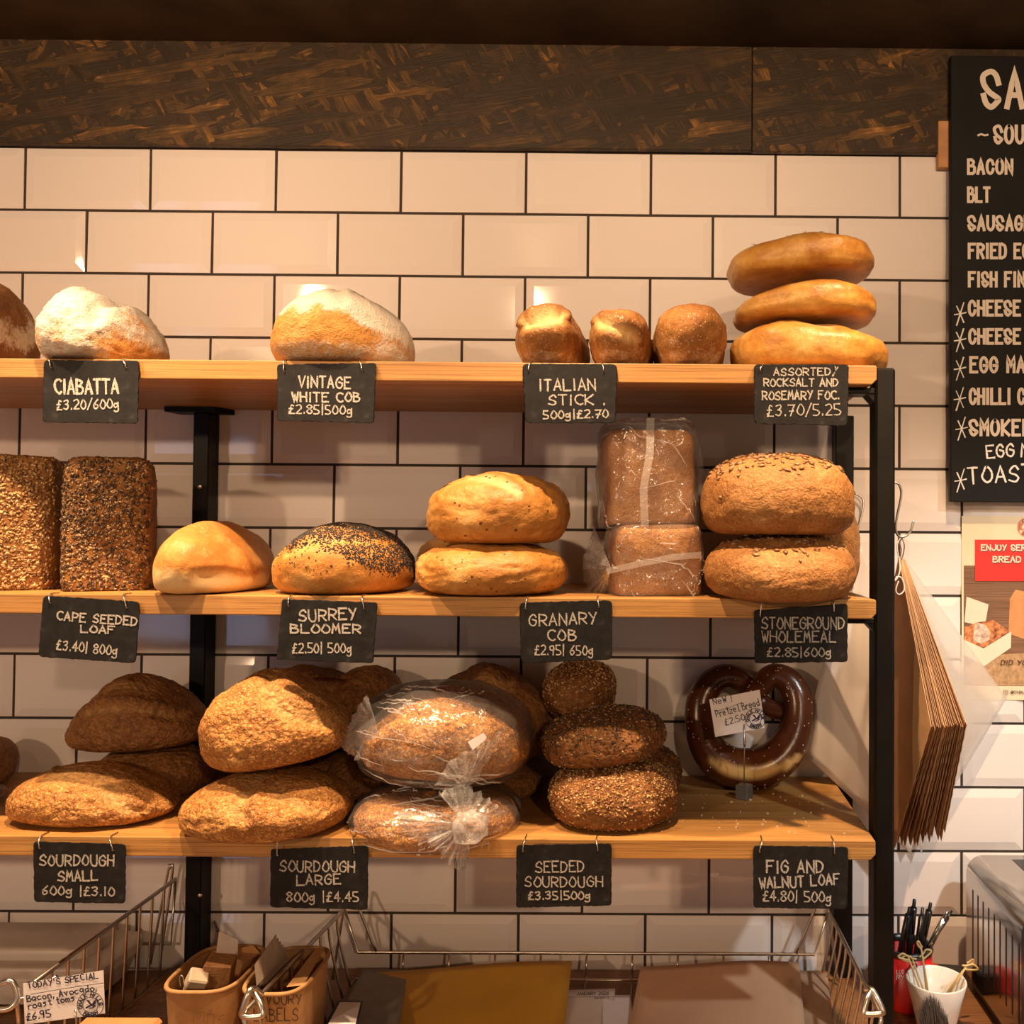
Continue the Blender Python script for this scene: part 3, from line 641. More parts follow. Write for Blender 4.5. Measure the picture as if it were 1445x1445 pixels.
def fan(apex, pts, amp=.006, n=5):
    "pleated flap of film from a gathered point to an edge (photo pixel, depth)"
    A = np.array(at(*apex)); E_ = smooth_path([at(*p) for p in pts], 9); V = []; m = len(E_); F = []
    for j in range(n+1):
        t = j/n
        for i, e in enumerate(E_):
            p = A+(e-A)*t; p = p + np.array([0, amp*math.sin(i*2.1+j*.4)*t, amp*.3*math.cos(i*1.7)*t]); V.append(p)
    for j in range(n):
        for i in range(m-1): F.append((j*m+i, j*m+i+1, (j+1)*m+i+1, (j+1)*m+i))
    return V, F
def strip(pts, wpx):
    P = [np.array(at(*p)) for p in pts]; V = []; F = []
    for i, p in enumerate(P):
        a, b = P[max(i-1,0)], P[min(i+1,len(P)-1)]; t = b-a; s = np.cross(t, [0,1,0]); s /= np.linalg.norm(s); w_ = wpx*(p[1]+DIST)/FPX/2; V += [p-s*w_, p+s*w_]
    for i in range(len(P)-1): F.append((2*i, 2*i+1, 2*i+3, 2*i+2))
    return V, F
def wrapped_tin(label, lbox, bbox, Y, seed, base, tilt=0):
    q = at((lbox[0]+lbox[2])/2, lbox[3], Y); t = thing('wrapped_tin_loaf', (q[0], Y, q[2]), label, 'bread', 'bagged wholemeal tin loaves')
    bread('loaf', None, None, lbox, Y, .135, C_TIN, base, parent=t, seed=seed, et=9, eb=9, hb=.5, flat=.9, eo=8, amp=.014, freq=1.8, fine=.003, tilt=tilt, spin=R(12), scores=[dict(ax='front', pts=[(.05,.2),(.1,.5),(.3,.85)], w=.05, d=.008, tone=0)])
    bag_mesh(t, bbox, Y, .150, seed+5, et=6, eb=7, hb=.5, flat=.9, eo=5, amp=.03, freq=2.6, fine=.008, ffreq=9, tilt=tilt, spin=R(10)); return t
t = wrapped_tin('brown tin loaf in a clear bag, lower of the bagged pair on the middle shelf', (855,738,990,847), (850,733,994,848), -.215, 101, Z2)
V, F = fan((862,800,-.27), [(838,745,-.20),(822,797,-.20),(833,838,-.20),(856,843,-.22)], .008); build('bag_flap', V, F, MFOLD, t)
build('bag_seam', *strip([(856,806,-.293),(905,795,-.294),(950,786,-.294),(990,783,-.292)], 9), MSEAM, t)
t = wrapped_tin('brown wholemeal tin loaf in a clear bag, on top of the bagged pair', (844,606,980,741), (840,588,987,746), -.21, 103, None, R(-1.5))
V, F = fan((978,650,-.24), [(978,605,-.22),(990,640,-.19),(993,676,-.19),(982,705,-.21)], .006); build('bag_flap', V, F, MFOLD, t)
build('bag_seam', *strip([(918,590,-.272),(917,640,-.289),(908,690,-.290),(910,743,-.287)], 11), MSEAM, t)

def wrapped_sour(label, lbox, bbox, Y, seed, base, dep, tilt=0, knot=None, **k):
    q = at((lbox[0]+lbox[2])/2, lbox[3], Y); t = thing('wrapped_sourdough', (q[0], Y, q[2]), label, 'bread', 'bagged sourdough loaves')
    sour(None, lbox, Y, dep, seed, base, C_SOUR, 'loaf', None, parent=t, tilt=tilt, **k)
    bag_mesh(t, bbox, Y, dep*1.10, seed+5, et=2.2, eb=2.4, hb=.42, flat=.7, amp=.03, freq=3.0, fine=.010, ffreq=8, tilt=tilt, ncr=60, knot=knot); return t
t = wrapped_sour('bagged sourdough in clear plastic tied with a knot, lower of the bagged pair', (498,1098,730,1203), (490,1092,737,1206), -.245, 111, None, .18, knot=(655,1163,-.36), hb=.42)
for ap, pts in (((655,1163,-.365), [(604,1186,-.36),(612,1196,-.37),(640,1222,-.37),(656,1226,-.365),(662,1198,-.36)]), ((655,1163,-.365), [(618,1120,-.345),(652,1108,-.35),(690,1128,-.345),(718,1150,-.33)]),
                ((655,1163,-.365), [(560,1150,-.345),(575,1180,-.35),(612,1196,-.355)])):
    V, F = fan(ap, pts, .007); build('bag_flap', V, F, MFOLD, t)
V, F, m, N, U = loaf((.04,.03,.035), 115, 40, 24, amp=.16, freq=3, fine=.05, hb=.5, flat=.3); V, s, c = fit(V, (636,1142,690,1192), -.365, .03); build('bag_knot', V, F, MSEAM, t)
t = wrapped_sour('bagged sourdough in clear plastic with a white price sticker, on top of the pair', (506,966,749,1104), (494,958,754,1113), -.235, 117, None, .19, knot=(660,1112,-.35), tilt=R(3), hb=.42, deform=peak(.0,.3,.3))
V, F = fan((655,1112,-.35), [(612,1110,-.33),(640,1070,-.345),(690,1048,-.345),(706,1038,-.34),(672,1104,-.34)], .006); build('bag_flap', V, F, MFOLD, t)
V, F = fan((528,1010,-.30), [(516,982,-.28),(494,1018,-.27),(483,1050,-.27),(498,1068,-.28),(546,1090,-.31)], .006); build('bag_flap', V, F, MFOLD, t)
q = [at(px, py, -.347) for px, py in ((660,1047),(682,1034),(686.5,1040.5),(685,1044),(667,1058.5))]
stk = MB().prism(q, [p+np.array([0,.0004,0]) for p in q]).build('price_sticker', MPAPER, t); stk['label'] = 'small white price sticker'
t = thing('wrapped_loaf', at(-30,1165,-.2), 'plastic-bagged loaf poking in at the far left end of the bottom shelf', 'bread')
sour(None, (-110,1112,2,1170), -.21, .14, 121, Z3, C_SOUR, 'loaf', None, parent=t); bag_mesh(t, (-118,1106,10,1170), -.21, .15, 122, et=2.2, hb=.45, amp=.04, fine=.012)

# ------------------------------------------------------------------ pretzel
pz = lambda zx, zy: (940+zx/6.568, 920+zy/6.568)
def pret():
    path = [(430,690,0,70),(540,600,.008,82),(660,520,.016,90),(780,430,.016,95),(870,320,.006,105),(980,222,0,112),(1120,262,0,128),(1210,400,0,142),(1222,590,0,150),(1175,790,0,168),(1060,965,0,186),(910,1062,0,194),(750,1086,0,196),(580,1055,0,190),(430,950,0,178),(345,790,0,164),(318,620,0,152),(332,440,0,144),(420,290,0,130),(560,225,0,118),(690,262,-.002,108),(790,370,-.020,100),(890,480,-.022,92),(1010,540,-.016,84),(1150,560,-.006,76)]
    C = []; rr = []
    for zx, zy, dy, r in path:
        Y = -.030-.050*(zy/1275)-dy; C.append(at(*pz(zx, zy), Y)); rr.append(.97*r/6.568*(Y+DIST)/FPX)
    P = smooth_path(C, 7); ri = np.interp(np.linspace(0, len(rr)-1, len(P)), range(len(rr)), rr); ri[:3] *= [.4,.75,.93]; ri[-3:] *= [.93,.75,.4]
    b = MB().tube(P, ri, 22); V = np.array(b.V); X, Yp = proj(V); zx, zy = (X-940)*6.568, (Yp-920)*6.568
    lo = 1180-.00088*(zx-790)**2; hi = 1062-.00062*(zx-800)**2
    inb = sstep(lo-zy, -8, 8)*sstep(zy-hi, -8, 8)*(V[:,1] < -.08); inb *= sstep(zx, 380, 430)*sstep(-zx, -1270, -1225)
    mask = np.zeros((len(V), 3)); mask[:,1] = np.clip(inb*1.2, 0, 1); mask[:,2] = .3+.4*noise(V, 25, 3)
    return b, V, mask
b, V, mask = pret()
C_PRET = m_crust('pretzel_crust', (.17,.058,.018), (.105,.030,.010), (.048,.014,.006), score=(.72,.47,.17), bump=.06, rough=.22, sc=12, flourn=(1,2), spec=.6)
pr = build('soft_pretzel', V, b.F, C_PRET, None, True, mask=mask); tag(pr, 'big glossy brown pretzel bread standing against the tiles on the bottom shelf', 'pretzel')
rs = np.random.RandomState(4); sv = []; 
ids = [i for i in rs.permutation(len(V)) if mask[i,1] < .2 and V[i,1] < np.interp(V[i,2], [V[:,2].min(), V[:,2].max()], [-.092,-.048])][:100]
g = MB()
for i in ids: g.box(V[i]+np.array([0,-.0006,0]), (.0013,.0011,.0013), tuple(rs.uniform(0,3,3)))
g.build('salt_grains', plain('salt', (.8,.76,.70), .4), pr, kind='stuff')

# ------------------------------------------------------------------ handwriting
GL_ = {
'A':"00 39 60|13 53",'B':"00 09|~09 48 57 35 05|~05 54 62 40 00",'C':"~68 49 18 05 12 40 61",'D':"00 09|~09 48 65 41 00",'E':"69 09 00 60|05 45",'F':"69 09 00|05 45",'G':"~67 49 17 04 11 40 62 64|35 64",
'H':"00 09|60 69|05 64",'I':"30 39",'J':"59 52|~52 30 02",'K':"00 09|69 04 60",'L':"09 00 60",'M':"00 19 34 59 60",'N':"00 09 60 69",'O':"~39 16 03 30 62 66 39",'P':"00 09|~09 58 66 44 04",'R':"00 09|~09 58 66 44 04|24 60",
'S':"~67 49 17 15 44 62 40 01",'T':"09 69|39 30",'U':"~09 03 20 50 63 69",'V':"09 30 69",'W':"09 20 36 50 69",'X':"00 69|09 60",'Y':"09 35|69 20",'Z':"09 69 00 60",
'0':"~39 16 03 30 62 66 39",'1':"30 39",'2':"~08 49 66 33 00|00 60",'3':"~08 49 57 35|~25 54 52 30 01",'4':"40 49 03 63",'5':"59 09 05|~05 44 62 40 00",'6':"~59 26 03 20 52 44 14",'7':"09 69 20|14 54",'8':"~35 07 39 67 35 02 30 62 35",'9':"~55 15 08 49 57 55|57 40",
'£':"~58 39 27 24 10|00 60|05 45|~10 02 12",'|':"3a 3A",'/':"0a 6A",'.':"30 31",',':"31 2b",'!':"39 33|30 31","'":"39 36",'~':"~04 26 44 65",'@':"~53 46 23 31 54 62 68 29 05 02 30 61",'-':"04 64",
'a':"~55 26 03 21 53|55 50",'b':"09 00|~04 35 53 30 01",'c':"~55 25 03 20 51",'d':"~54 25 03 20 52|59 50",'e':"~03 53 45 15 03 20 51",'g':"~54 25 03 21 53|~56 52 5b 2c 0b",'h':"09 00|~04 35 53 50",'i':"35 30|37 38",'k':"09 00|56 03 50",'l':"~39 31 50",'m':"05 00|~04 25 33 30|~34 55 63 60",
'n':"05 00|~04 35 53 50",'o':"~35 04 11 30 62 54 35",'p':"05 0c|~04 35 53 30 01",'r':"05 00|~03 25 55",'s':"~55 25 14 43 41 10",'t':"39 31 50|16 56",'u':"~05 01 30 52|55 50",'v':"05 30 55",'x':"00 55|05 50",'z':"05 55 00 50",'w':"05 10 34 40 65",'y':"05 31|65 1c"}
BLOCK = dict(GL_); BLOCK.update({'S':"~66 58 39 08 06 24 43 62 60 30 01 03".replace('60','51').replace('01 03','11 03'),'C':"~66 58 39 18 06 03 11 30 51 63",'G':"~66 58 39 18 06 03 11 30 51 63|63 64 34",'O':"~39 18 06 03 11 30 51 63 66 58 39",'B':"00 09|09 39|~39 58 57 45|05 45|~45 64 62 61 40|00 40" ,'D':"00 09|09 29|~29 58 66 63 51 20|20 00",'U':"~09 06 03 11 30 51 63 66 69",'A':"00 39 60|13 53",'R':"00 09|09 39|~39 68 66 45|05 45|34 60",'P':"00 09|09 39|~39 68 66 45|05 45",'M':"00 09 34 69 60",'K':"00 09|69 04 60",'J':"69 63|~63 51 30 11 03"})
NEG = {'a':-1,'b':-2,'c':-3,'A':10,'B':11}
NARROW = {'I':2,'1':2.5,'|':2.5,'.':1.5,',':2,"'":2,'!':2,'l':3.2,'i':2.5,' ':3.4,'/':5,'t':4.6,'r':4.8}
def glyph(ch, font):
    out = []
    if ch == ' ': return out
    for st in font.get(ch, '').split('|'):
        if not st: continue
        cur = st[0] == '~'; st = st.lstrip('~')
        pts = [(float(p[0]), float(NEG.get(p[1], p[1]) if not p[1].isdigit() else p[1])) for p in st.split()]
        nw = NARROW.get(ch)
        if nw and ch not in 'tr/l': pts = [(x-3+nw/2, y) for x, y in pts]
        if cur:
            cl = pts[0] == pts[-1]; q = smooth_path(pts[:-1] if cl else pts, 6, cl); pts = [tuple(p) for p in q]
            if cl: pts.append(pts[0])
        else:
            q = []
            for a, b in zip(pts[:-1], pts[1:]): q += [(a[0]+(b[0]-a[0])*k/3, a[1]+(b[1]-a[1])*k/3) for k in range(3)]
            pts = q+[pts[-1]]
        out.append(pts)
    return out
def ribbons(polys, wd, mp, V, F, jit, rnd, sharp=False):
    "flat pen strokes; polys in photo pixels, mp maps a pixel to the surface written on"
    for kk, P in enumerate(polys):
        dy_ = np.array([0, -(len(F) % 40+1)*1.2e-5, 0]); P = [np.array(p) for p in P]; P = [p for i, p in enumerate(P) if i == 0 or np.hypot(*(p-P[i-1])) > 1e-4]
        if len(P) < 2: continue
        d0 = P[1]-P[0]; d1 = P[-1]-P[-2]; P[0] = P[0]-d0/np.hypot(*d0)*wd*.42; P[-1] = P[-1]+d1/np.hypot(*d1)*wd*.42
        n0 = len(V)
        for i, p in enumerate(P):
            a = P[max(i-1,0)]; b = P[min(i+1,len(P)-1)]; u = (p-a) if i else (b-p); v = (b-p) if i < len(P)-1 else (p-a)
            u = u/(np.hypot(*u)+1e-9); v = v/(np.hypot(*v)+1e-9); tt = u+v; l = np.hypot(*tt); tt = tt/l if l > .1 else u
            s = np.array([-tt[1], tt[0]]); k = wd/2*(1+rnd.uniform(-jit,jit))/max(.45, np.dot(tt, u))
            V.append(mp(*(p+s*k))+dy_); V.append(mp(*(p-s*k))+dy_)
        for i in range(len(P)-1): F.append((n0+2*i, n0+2*i+1, n0+2*i+3, n0+2*i+2))
def write(text, x0, y0, x1, y1, cap, wd, mp, V, F, font=GL_, jit=.25, wob=.35, gap=2.4, slant=0, seed=0):
    rnd = random.Random(hash(text) % 1000 if False else sum(map(ord, text))+seed); polys = []; x = 0
    for ch in text:
        w_ = NARROW.get(ch, 6.0)
        oy = rnd.uniform(-wob, wob); sx = 1+rnd.uniform(-wob, wob)*.15; rt = rnd.uniform(-wob, wob)*.10
        for P in glyph(ch, font): polys.append([(x+px*sx+rt*py+slant*py, py+oy+rnd.uniform(-wob,wob)*.12) for px, py in P])
        x += w_+gap
    wid = x-gap; e = wd/2; L = math.hypot(x1-x0, y1-y0); ux, uy = (x1-x0)/L, (y1-y0)/L; sxx = (L-2*e)/wid; syy = (cap-2*e)/9
    T = [[(x0+(e+px*sxx)*ux+(e+py*syy)*uy, y0+(e+px*sxx)*uy-(e+py*syy)*ux) for px, py in P] for P in polys]
    ribbons(T, wd, mp, V, F, jit, rnd)
def arc_text(text, cx, cy, r, a0, a1, cap, wd, mp, V, F, flip=False):
    n = len(text); rnd = random.Random(1)
    for i, ch in enumerate(text):
        a = R(a0+(a1-a0)*(i+.5)/n); px, py = cx+r*math.cos(a), cy-r*math.sin(a)
        th = a-math.pi/2 if not flip else a+math.pi/2
        for P in glyph(ch, BLOCK):
            s = cap/9; T = []
            for gx, gy in P:
                lx, ly = (gx-3)*s*1.0, (gy-4.5)*s; T.append((px+lx*math.cos(th)-ly*math.sin(th), py-(lx*math.sin(th)+ly*math.cos(th))))
            ribbons([T], wd, mp, V, F, 0, rnd)
def circle_px(cx, cy, r, n=40): return [(cx+r*math.cos(2*math.pi*k/n), cy+r*math.sin(2*math.pi*k/n)) for k in range(n+1)]
def roundel(cx, cy, r, mp, V, F, wd=.9):
    rnd = random.Random(2); ribbons([circle_px(cx,cy,r), circle_px(cx,cy,r*.58)], wd, mp, V, F, 0, rnd)
    arc_text('CHALK HILLS', cx, cy, r*.79, 205, -5, r*.27, r*.075, mp, V, F); arc_text('BAKERY', cx, cy, r*.79, 232, 318, r*.27, r*.075, mp, V, F, True)
    bird = [[(-.30,.22),(.0,.05),(.28,-.10)],[(-.22,-.35),(-.02,-.12),(.10,.0)],[(-.12,-.30),(.02,-.10)],[(.12,.02),(.32,-.25),(.42,-.35)],[(.18,.05),(.40,-.18)],[(-.05,.25),(.2,.2),(.35,.05)]]
    ribbons([[(cx+x*r, cy+y*r) for x, y in P] for P in bird], r*.11, mp, V, F, .4, rnd)

# ------------------------------------------------------------------ slate signs
SLATES = [
 ('CIABATTA', [(62,508),(197,509),(195,598),(60,596)], [('CIABATTA',76,557,168,556,23,3.2),('£3.20/600g',80,579,169,577,15,2.0)], 'with CIABATTA, hung at the left of the top shelf'),
 ('VINTAGE', [(391,514),(531,512),(528,597),(391,594)], [('VINTAGE',420,548,496,549,18,2.5),('WHITE COB',411,568,509,568,15,2.4),('£2.85|500g',407,584,498,586,14,1.9)], 'reading VINTAGE WHITE COB under the floured white cob'),
 ('ITALIAN', [(737,513),(871,514),(869,597),(741,597)], [('ITALIAN',760,553,841,551,18,2.3),('STICK .',773,572.5,855,572,16,2.2),('500g|£2.70',766,592,859,590,13,2.0)], 'reading ITALIAN STICK under the bread sticks'),
 ('FOCACCIA', [(1064,514),(1198,514),(1196,601),(1064,598)], [('ASSORTED/',1091,531,1182,530,12,1.8),('ROCKSALT AND',1077,546,1183,546,12.5,1.9),('ROSEMARY FOC.',1075,565,1185,564,13.5,2.0),('£3.70/5.25',1082,588,1187,586,17,1.7)], 'listing ROCKSALT AND ROSEMARY under the focaccia stack'),
 ('CAPE', [(61,840),(198,849),(192,936),(54,927)], [('CAPE SEEDED',79,875.5,194,884,14,2.3),('LOAF',113,893,163,895,12,2.3),('£3.40| 800g',79,917,166,926,15,1.9)], 'reading CAPE SEEDED LOAF, hanging askew under the upright tin loaves'),
 ('SURREY', [(398,845),(533,850),(527,936),(390,931)], [('SURREY',421,878,504,875,18,2.5),('BLOOMER',409,894,510,895,14.5,2.6),('£2.50| 500g',412,922,497,922,15,1.9)], 'reading SURREY BLOOMER under the poppy-seed bloomer'),
 ('GRANARY', [(733,850),(864,847),(864,931),(735,936)], [('GRANARY',746,884,843,881,18,2.1),('COB',772,905,814,904,17,2.2),('£2.95| 650g',754,925,838,925,15,1.8)], 'reading GRANARY COB under the golden granary cobs'),
 ('STONEGROUND', [(1064,861),(1196,852),(1196,934),(1065,936)], [('STONEGROUND',1074,888,1192,888,18,2.0),('WHOLEMEAL',1074,907,1180,907,17,2.0),('£2.85|600g',1082,927,1174,927,14,1.8)], 'reading STONEGROUND WHOLEMEAL under the big seeded pair'),
 ('SMALL', [(47,1187),(178,1191),(177,1275),(48,1273)], [('SOURDOUGH',55,1222,162,1223,17,2.3),('SMALL',81,1245,139,1243,16,2.4),('600g |£3.10',59,1263,162,1265,14,2.0)], 'reading SOURDOUGH SMALL at the left of the bottom shelf'),
 ('LARGE', [(382,1198),(520,1193),(519,1284),(381,1280)], [('SOURDOUGH',394,1230,501,1232,17,2.2),('LARGE',418,1250,482,1248,16,2.2),('800g |£4.45',404,1273,507,1273,15,1.9)], 'reading SOURDOUGH LARGE, partly under the overhanging loaf'),
 ('SEEDED', [(729,1192),(863,1190),(863,1278),(728,1281)], [('SEEDED',755,1232,825,1231,17,1.9),('SOURDOUGH',740,1252,851,1252,16,1.9),('£3.35|500g',745,1270,834,1270,13,2.0)], 'reading SEEDED SOURDOUGH under the seeded pile'),
 ('FIG', [(1063,1193),(1197,1195),(1196,1283),(1063,1281)], [('FIG AND',1081,1233,1163,1232,19,2.4),('WALNUT LOAF',1071,1255,1186,1249,17,2.4),('£4.80| 500g',1076,1272,1174,1274,16,1.9)], 'reading FIG AND WALNUT LOAF on the bottom shelf'),
]
def round_poly(C, r, rnd, jit, step=4.0):
    C = [np.array(c, float) for c in C]; out = []; n = len(C)
    for i in range(n):
        a, b, c = C[i-1], C[i], C[(i+1) % n]; u = (a-b)/np.hypot(*(a-b)); v = (c-b)/np.hypot(*(c-b)); p, q = b+u*r, b+v*r
        for k in range(5):
            t = k/4; out.append((1-t)**2*p+2*t*(1-t)*b+t*t*q)
        e = c+(b-c)/np.hypot(*(b-c))*r; m = max(2, int(np.hypot(*(e-q))/step))
        for k in range(1, m): out.append(q+(e-q)*k/m+np.array([rnd.uniform(-jit,jit), rnd.uniform(-jit,jit)]))
    return out
for i, (nm, C, lines, lab) in enumerate(SLATES):
    rnd = random.Random(i+50); YB, YM, YA = -.3113, -.3150, -.3172
    c0 = at((C[0][0]+C[2][0])/2, C[2][1], YM)
    t = thing('slate_sign', c0, 'dark slate price sign '+lab, 'sign', 'slate price signs on wire hooks')
    P = round_poly(C, rnd.uniform(4, 8), rnd, .55); cen = np.mean(np.array(P), axis=0); n = len(P)
    ins = [cen+(p-cen)*(1-rnd.uniform(.006,.028)) for p in P]
    V = [at(*p, YB) for p in P]+[at(*p, YM) for p in P]+[at(*p, YA) for p in ins]
    F = [tuple(range(n))[::-1], tuple(range(2*n, 3*n))]+[(a, (a+1) % n, (a+1) % n+n, a+n) for a in range(n)]+[(a+n, (a+1) % n+n, (a+1) % n+2*n, a+2*n) for a in range(n)]
    build('slate', V, F, MSLATE, t, False)
    V = []; F = []
    for (tx, x0, y0, x1, y1, cap, wd) in lines: write(tx, x0, y0, x1, y1, cap, wd, lambda a, b: at(a, b, YA-.0004), V, F, seed=i)
    build('chalk_lettering', V, F, MCHALK, t, False)
    z = ZS[i//4]
    for f, dx in ((.09, -3), (.84, 2)):
        top = np.array(C[0])+(np.array(C[1])-np.array(C[0]))*f; hole = at(top[0]+dx, top[1]+8, YA-.0012); x = hole[0]
        xt = at(top[0], top[1], -.31)[0]
        path = [(xt,-.296,z+.0010),(xt,-.309,z+.0011),(xt,-.3135,z-.0004),(xt+(x-xt)*.5,-.3182,z-.004)] + [(x,-.3192,hole[2]+.002),(x,-.3190,hole[2]-.001),(x+.001,-.3172,hole[2]-.002)]
        if hole[2] > z-.004: path = [(xt,-.296,z+.0010),(xt,-.309,z+.0011),(x,-.3185,hole[2]+.001),(x,-.3190,hole[2]-.002)]
        MB().tube(smooth_path(path, 4), .00085, 6).build('wire_hook', MWIRE, t, True)

# ------------------------------------------------------------------ hand-written cards
def card(name, label, C, Y, thick=.0006):
    t = MB().prism([at(*c, Y) for c in C], [at(*c, Y+thick) for c in C]); return t
cz = lambda x, y: pz(x, y)
C = [(1000.9,987),(1072,973.3),(1079.3,1027),(1009.3,1040)]; Yc = -.137
base = at(1050.5, 1124, -.133); base[2] = ZS[2]
t = thing('card_holder', base, 'small grey cube holder clipping the white NEW PRETZEL BREAD card before the pretzel', 'card holder')
MB().box((base[0], -.128, ZS[2]+.0102), (.0195,.0195,.0200), (0,0,R(-32)), bev=.0008).build('cube_base', plain('zinc_grey', (.17,.165,.16), .45, .6), t)
a, b_ = at(1050, 1102, -.128), at(1050, 1030, Yc-.0012)
MB().tube([(a[0],-.128,ZS[2]+.0195), (a[0],-.129,(a[2]+b_[2])/2), tuple(b_)], .0008, 8).build('wire_stem', MWIRE, t, True)
MB().tube([at(1050.5,1054,Yc-.0016), at(1051,1046,Yc-.0016), at(1050,1022,Yc-.0016)], [.0016,.0019,.0008], 8).build('clip', MWIRE, t, True)
cd = card('c', '', C, Yc).build('price_card', MPAPER, t)
V = []; F = []; mp = lambda x, y: at(x, y, Yc-.0004)
write('NeW !', 1007, 995.5, 1034, 989.5, 10, 1.0, mp, V, F, jit=.1, wob=.5); ribbons([[(1009,1004),(1028,999),(1047,991)]], .6, mp, V, F, .1, rnd)
write('Pretzel Bread', 1011, 1013, 1073, 996, 11, 1.0, mp, V, F, jit=.1, wob=.5); write('£2.50', 1024, 1024.5, 1052, 1015.5, 9.5, 1.0, mp, V, F, jit=.1, wob=.4)
roundel(1066, 1014, 14.5, mp, V, F, .7); build('lettering', V, F, MINK, cd, False)
C = [(32.4,1387.4),(146,1369),(148.4,1430),(35,1446)]; Yc = -.358
base = at(92, 1460, Yc); base[2] = ZK
t = thing('price_card', base, 'white hand-written TODAYS SPECIAL card clipped to the left wire basket', 'card')
card('c', '', C, Yc).build('card', MPAPER, t)
MB().tube([at(106,1424,Yc-.0014), at(108,1440,Yc-.0014), (at(108,1440,Yc)[0], Yc-.001, ZK+.02)], .0012, 8).build('clip', MWIRE, t, True)
MB().box((at(108,1440,Yc)[0], Yc, ZK+.0102), (.02,.02,.02), bev=.001).build('cube_base', plain('zinc_grey_base', (.17,.165,.16), .45, .6), t)
V = []; F = []; mp = lambda x, y: at(x, y, Yc-.0004)
write("TODAY'S SPECIAL", 39, 1396, 139, 1381, 10, 1.5, mp, V, F, jit=.15, wob=.5); ribbons([[(44,1403),(90,1395),(146,1387)]], .8, mp, V, F, .1, rnd)
write('Bacon, Avocado,', 38, 1414.5, 138, 1398, 10.5, 1.6, mp, V, F, jit=.15, wob=.5); write('roast toms', 40, 1425, 107, 1412, 10.5, 1.6, mp, V, F, jit=.15, wob=.5); write('£6.95', 38, 1441, 73, 1434.5, 11.5, 1.7, mp, V, F, jit=.15, wob=.4)
roundel(127.5, 1418, 18.5, mp, V, F, .9); build('lettering', V, F, MINK, t, False)

# ------------------------------------------------------------------ menu board
YB_ = -.030; c0 = at(1345, 708, YB_); xl = at(1341.5, 400, YB_)[0]; zt, zb = at(1345, 78, YB_)[2], at(1345, 708, YB_)[2]
mb_ = thing('menu_board', (xl+.2, YB_, zb), 'black chalk menu board listing sandwiches on the wall at right', 'menu board')
MB().box((xl+.22, YB_+.006, (zt+zb)/2), (.44,.012,zt-zb), bev=.001).build('board', plain('blackboard', (.008,.0082,.0075), .6, 0, .2, .25, 12), mb_)
q0, q1 = at(1323, 172, -.012), at(1345, 238, -.012)
bt = MB().box((q0[0]+.04, -.0105, (q0[2]+q1[2])/2), (.08,.013,q0[2]-q1[2]), bev=.001).build('batten', MBLOCK, mb_); bt['label'] = 'raw wooden batten behind the board'
MB().box((xl+.3, -.0105, zb+.05), (.08,.013,.04)).build('batten', MBLOCK, mb_)
V = []; F = []; mp = lambda x, y: at(x, y, YB_-.0005)
for tx, x0, x1, yb, cap, wd in [('SA',1384,1446,155,58,8.6),('~',1379,1395,195,9,3.0),('SOU',1401.5,1446,204,28.5,4.9),('BACON',1364.5,1430,247,23.5,4.4),('BLT',1364.5,1398,286.5,23.5,4.4),('SAUSAGE',1365,1457,326.7,23.5,4.4),('FRIED EGG',1365.5,1466,366,23.5,4.4),('FISH FIN',1365.7,1447,406,23.5,4.4),('CHEESE',1365.7,1441,446.8,24,4.5),('CHEESE',1366.3,1441,486.6,23.7,4.5),('EGG MA',1367.7,1447,527,24.5,4.5),('CHILLI C',1367,1447,571.8,25,4.6),('SMOKED',1367,1456,616,25,4.6)]:
    V = []; F = []; write(tx, x0, yb, x1, yb, cap, wd*.92, mp, V, F, BLOCK, 0, 0, gap=3.4); build('printed_line', V, F, MSIGN, mb_, False)
MPEN = m_chalk('white_chalk_pen', (.82,.80,.76), .36)
V = []; F = []; write('EGG', 1392, 648, 1432, 645, 20, 2.6, mp, V, F); write('M', 1440, 646, 1458, 645, 20, 2.4, mp, V, F); build('chalk_line', V, F, MPEN, mb_, False)
V = []; F = []; write('TOAST', 1366, 684, 1458, 679, 25, 2.7, mp, V, F); build('chalk_line', V, F, MPEN, mb_, False)
for ax, ay in ((1355,443),(1354.7,480),(1354.7,520.3),(1354.4,563),(1357,605),(1355.5,678)):
    V = []; F = []; ribbons([[(ax-5,ay+16),(ax,ay),(ax+5,ay-16)],[(ax-5,ay-11),(ax,ay),(ax+5,ay+12)],[(ax-8,ay+1),(ax,ay),(ax+8,ay-2)]], 1.7, mp, V, F, .3, rnd)
    build('chalk_star', V, F, MPEN, mb_, False)

# ------------------------------------------------------------------ poster
yp = -.0034
ps = thing('poster', at(1400, 988, yp), 'cream bakery poster with a red banner and boxed cake, stuck on the tiles', 'poster')
def sheet(name, pts, mat, k, parent=None, th=.0002):
    y = yp-.0003*k; return MB().prism([at(*p, y) for p in pts], [at(*p, y+th) for p in pts]).build(name, mat, parent or ps)
pg = sheet('paper', [(1357,728),(1560,729),(1560,989),(1357,987)], plain('cream_paper', (.80,.68,.46), .45, var=.03), 0)
pic = sheet('printed_photo', [(1360,798),(1560,798.5),(1560,968.5),(1360,967.5)], m_wood('printed_planks', (.17,.085,.045), (.24,.125,.07), (.34,.19,.11), .4, 'x', 0), 1)
sheet('printed_floor', [(1361,944),(1385,925),(1560,915),(1560,968.2),(1361,967.2)], plain('printed_tan', (.46,.28,.14), .45, var=.3, vs=160), 2, pic)
MCB = plain('printed_cream', (.76,.68,.52), .45, var=.05)
sheet('printed_box_lid', [(1364,842),(1395,853),(1391,877),(1381,882),(1361,878)], MCB, 2, pic)
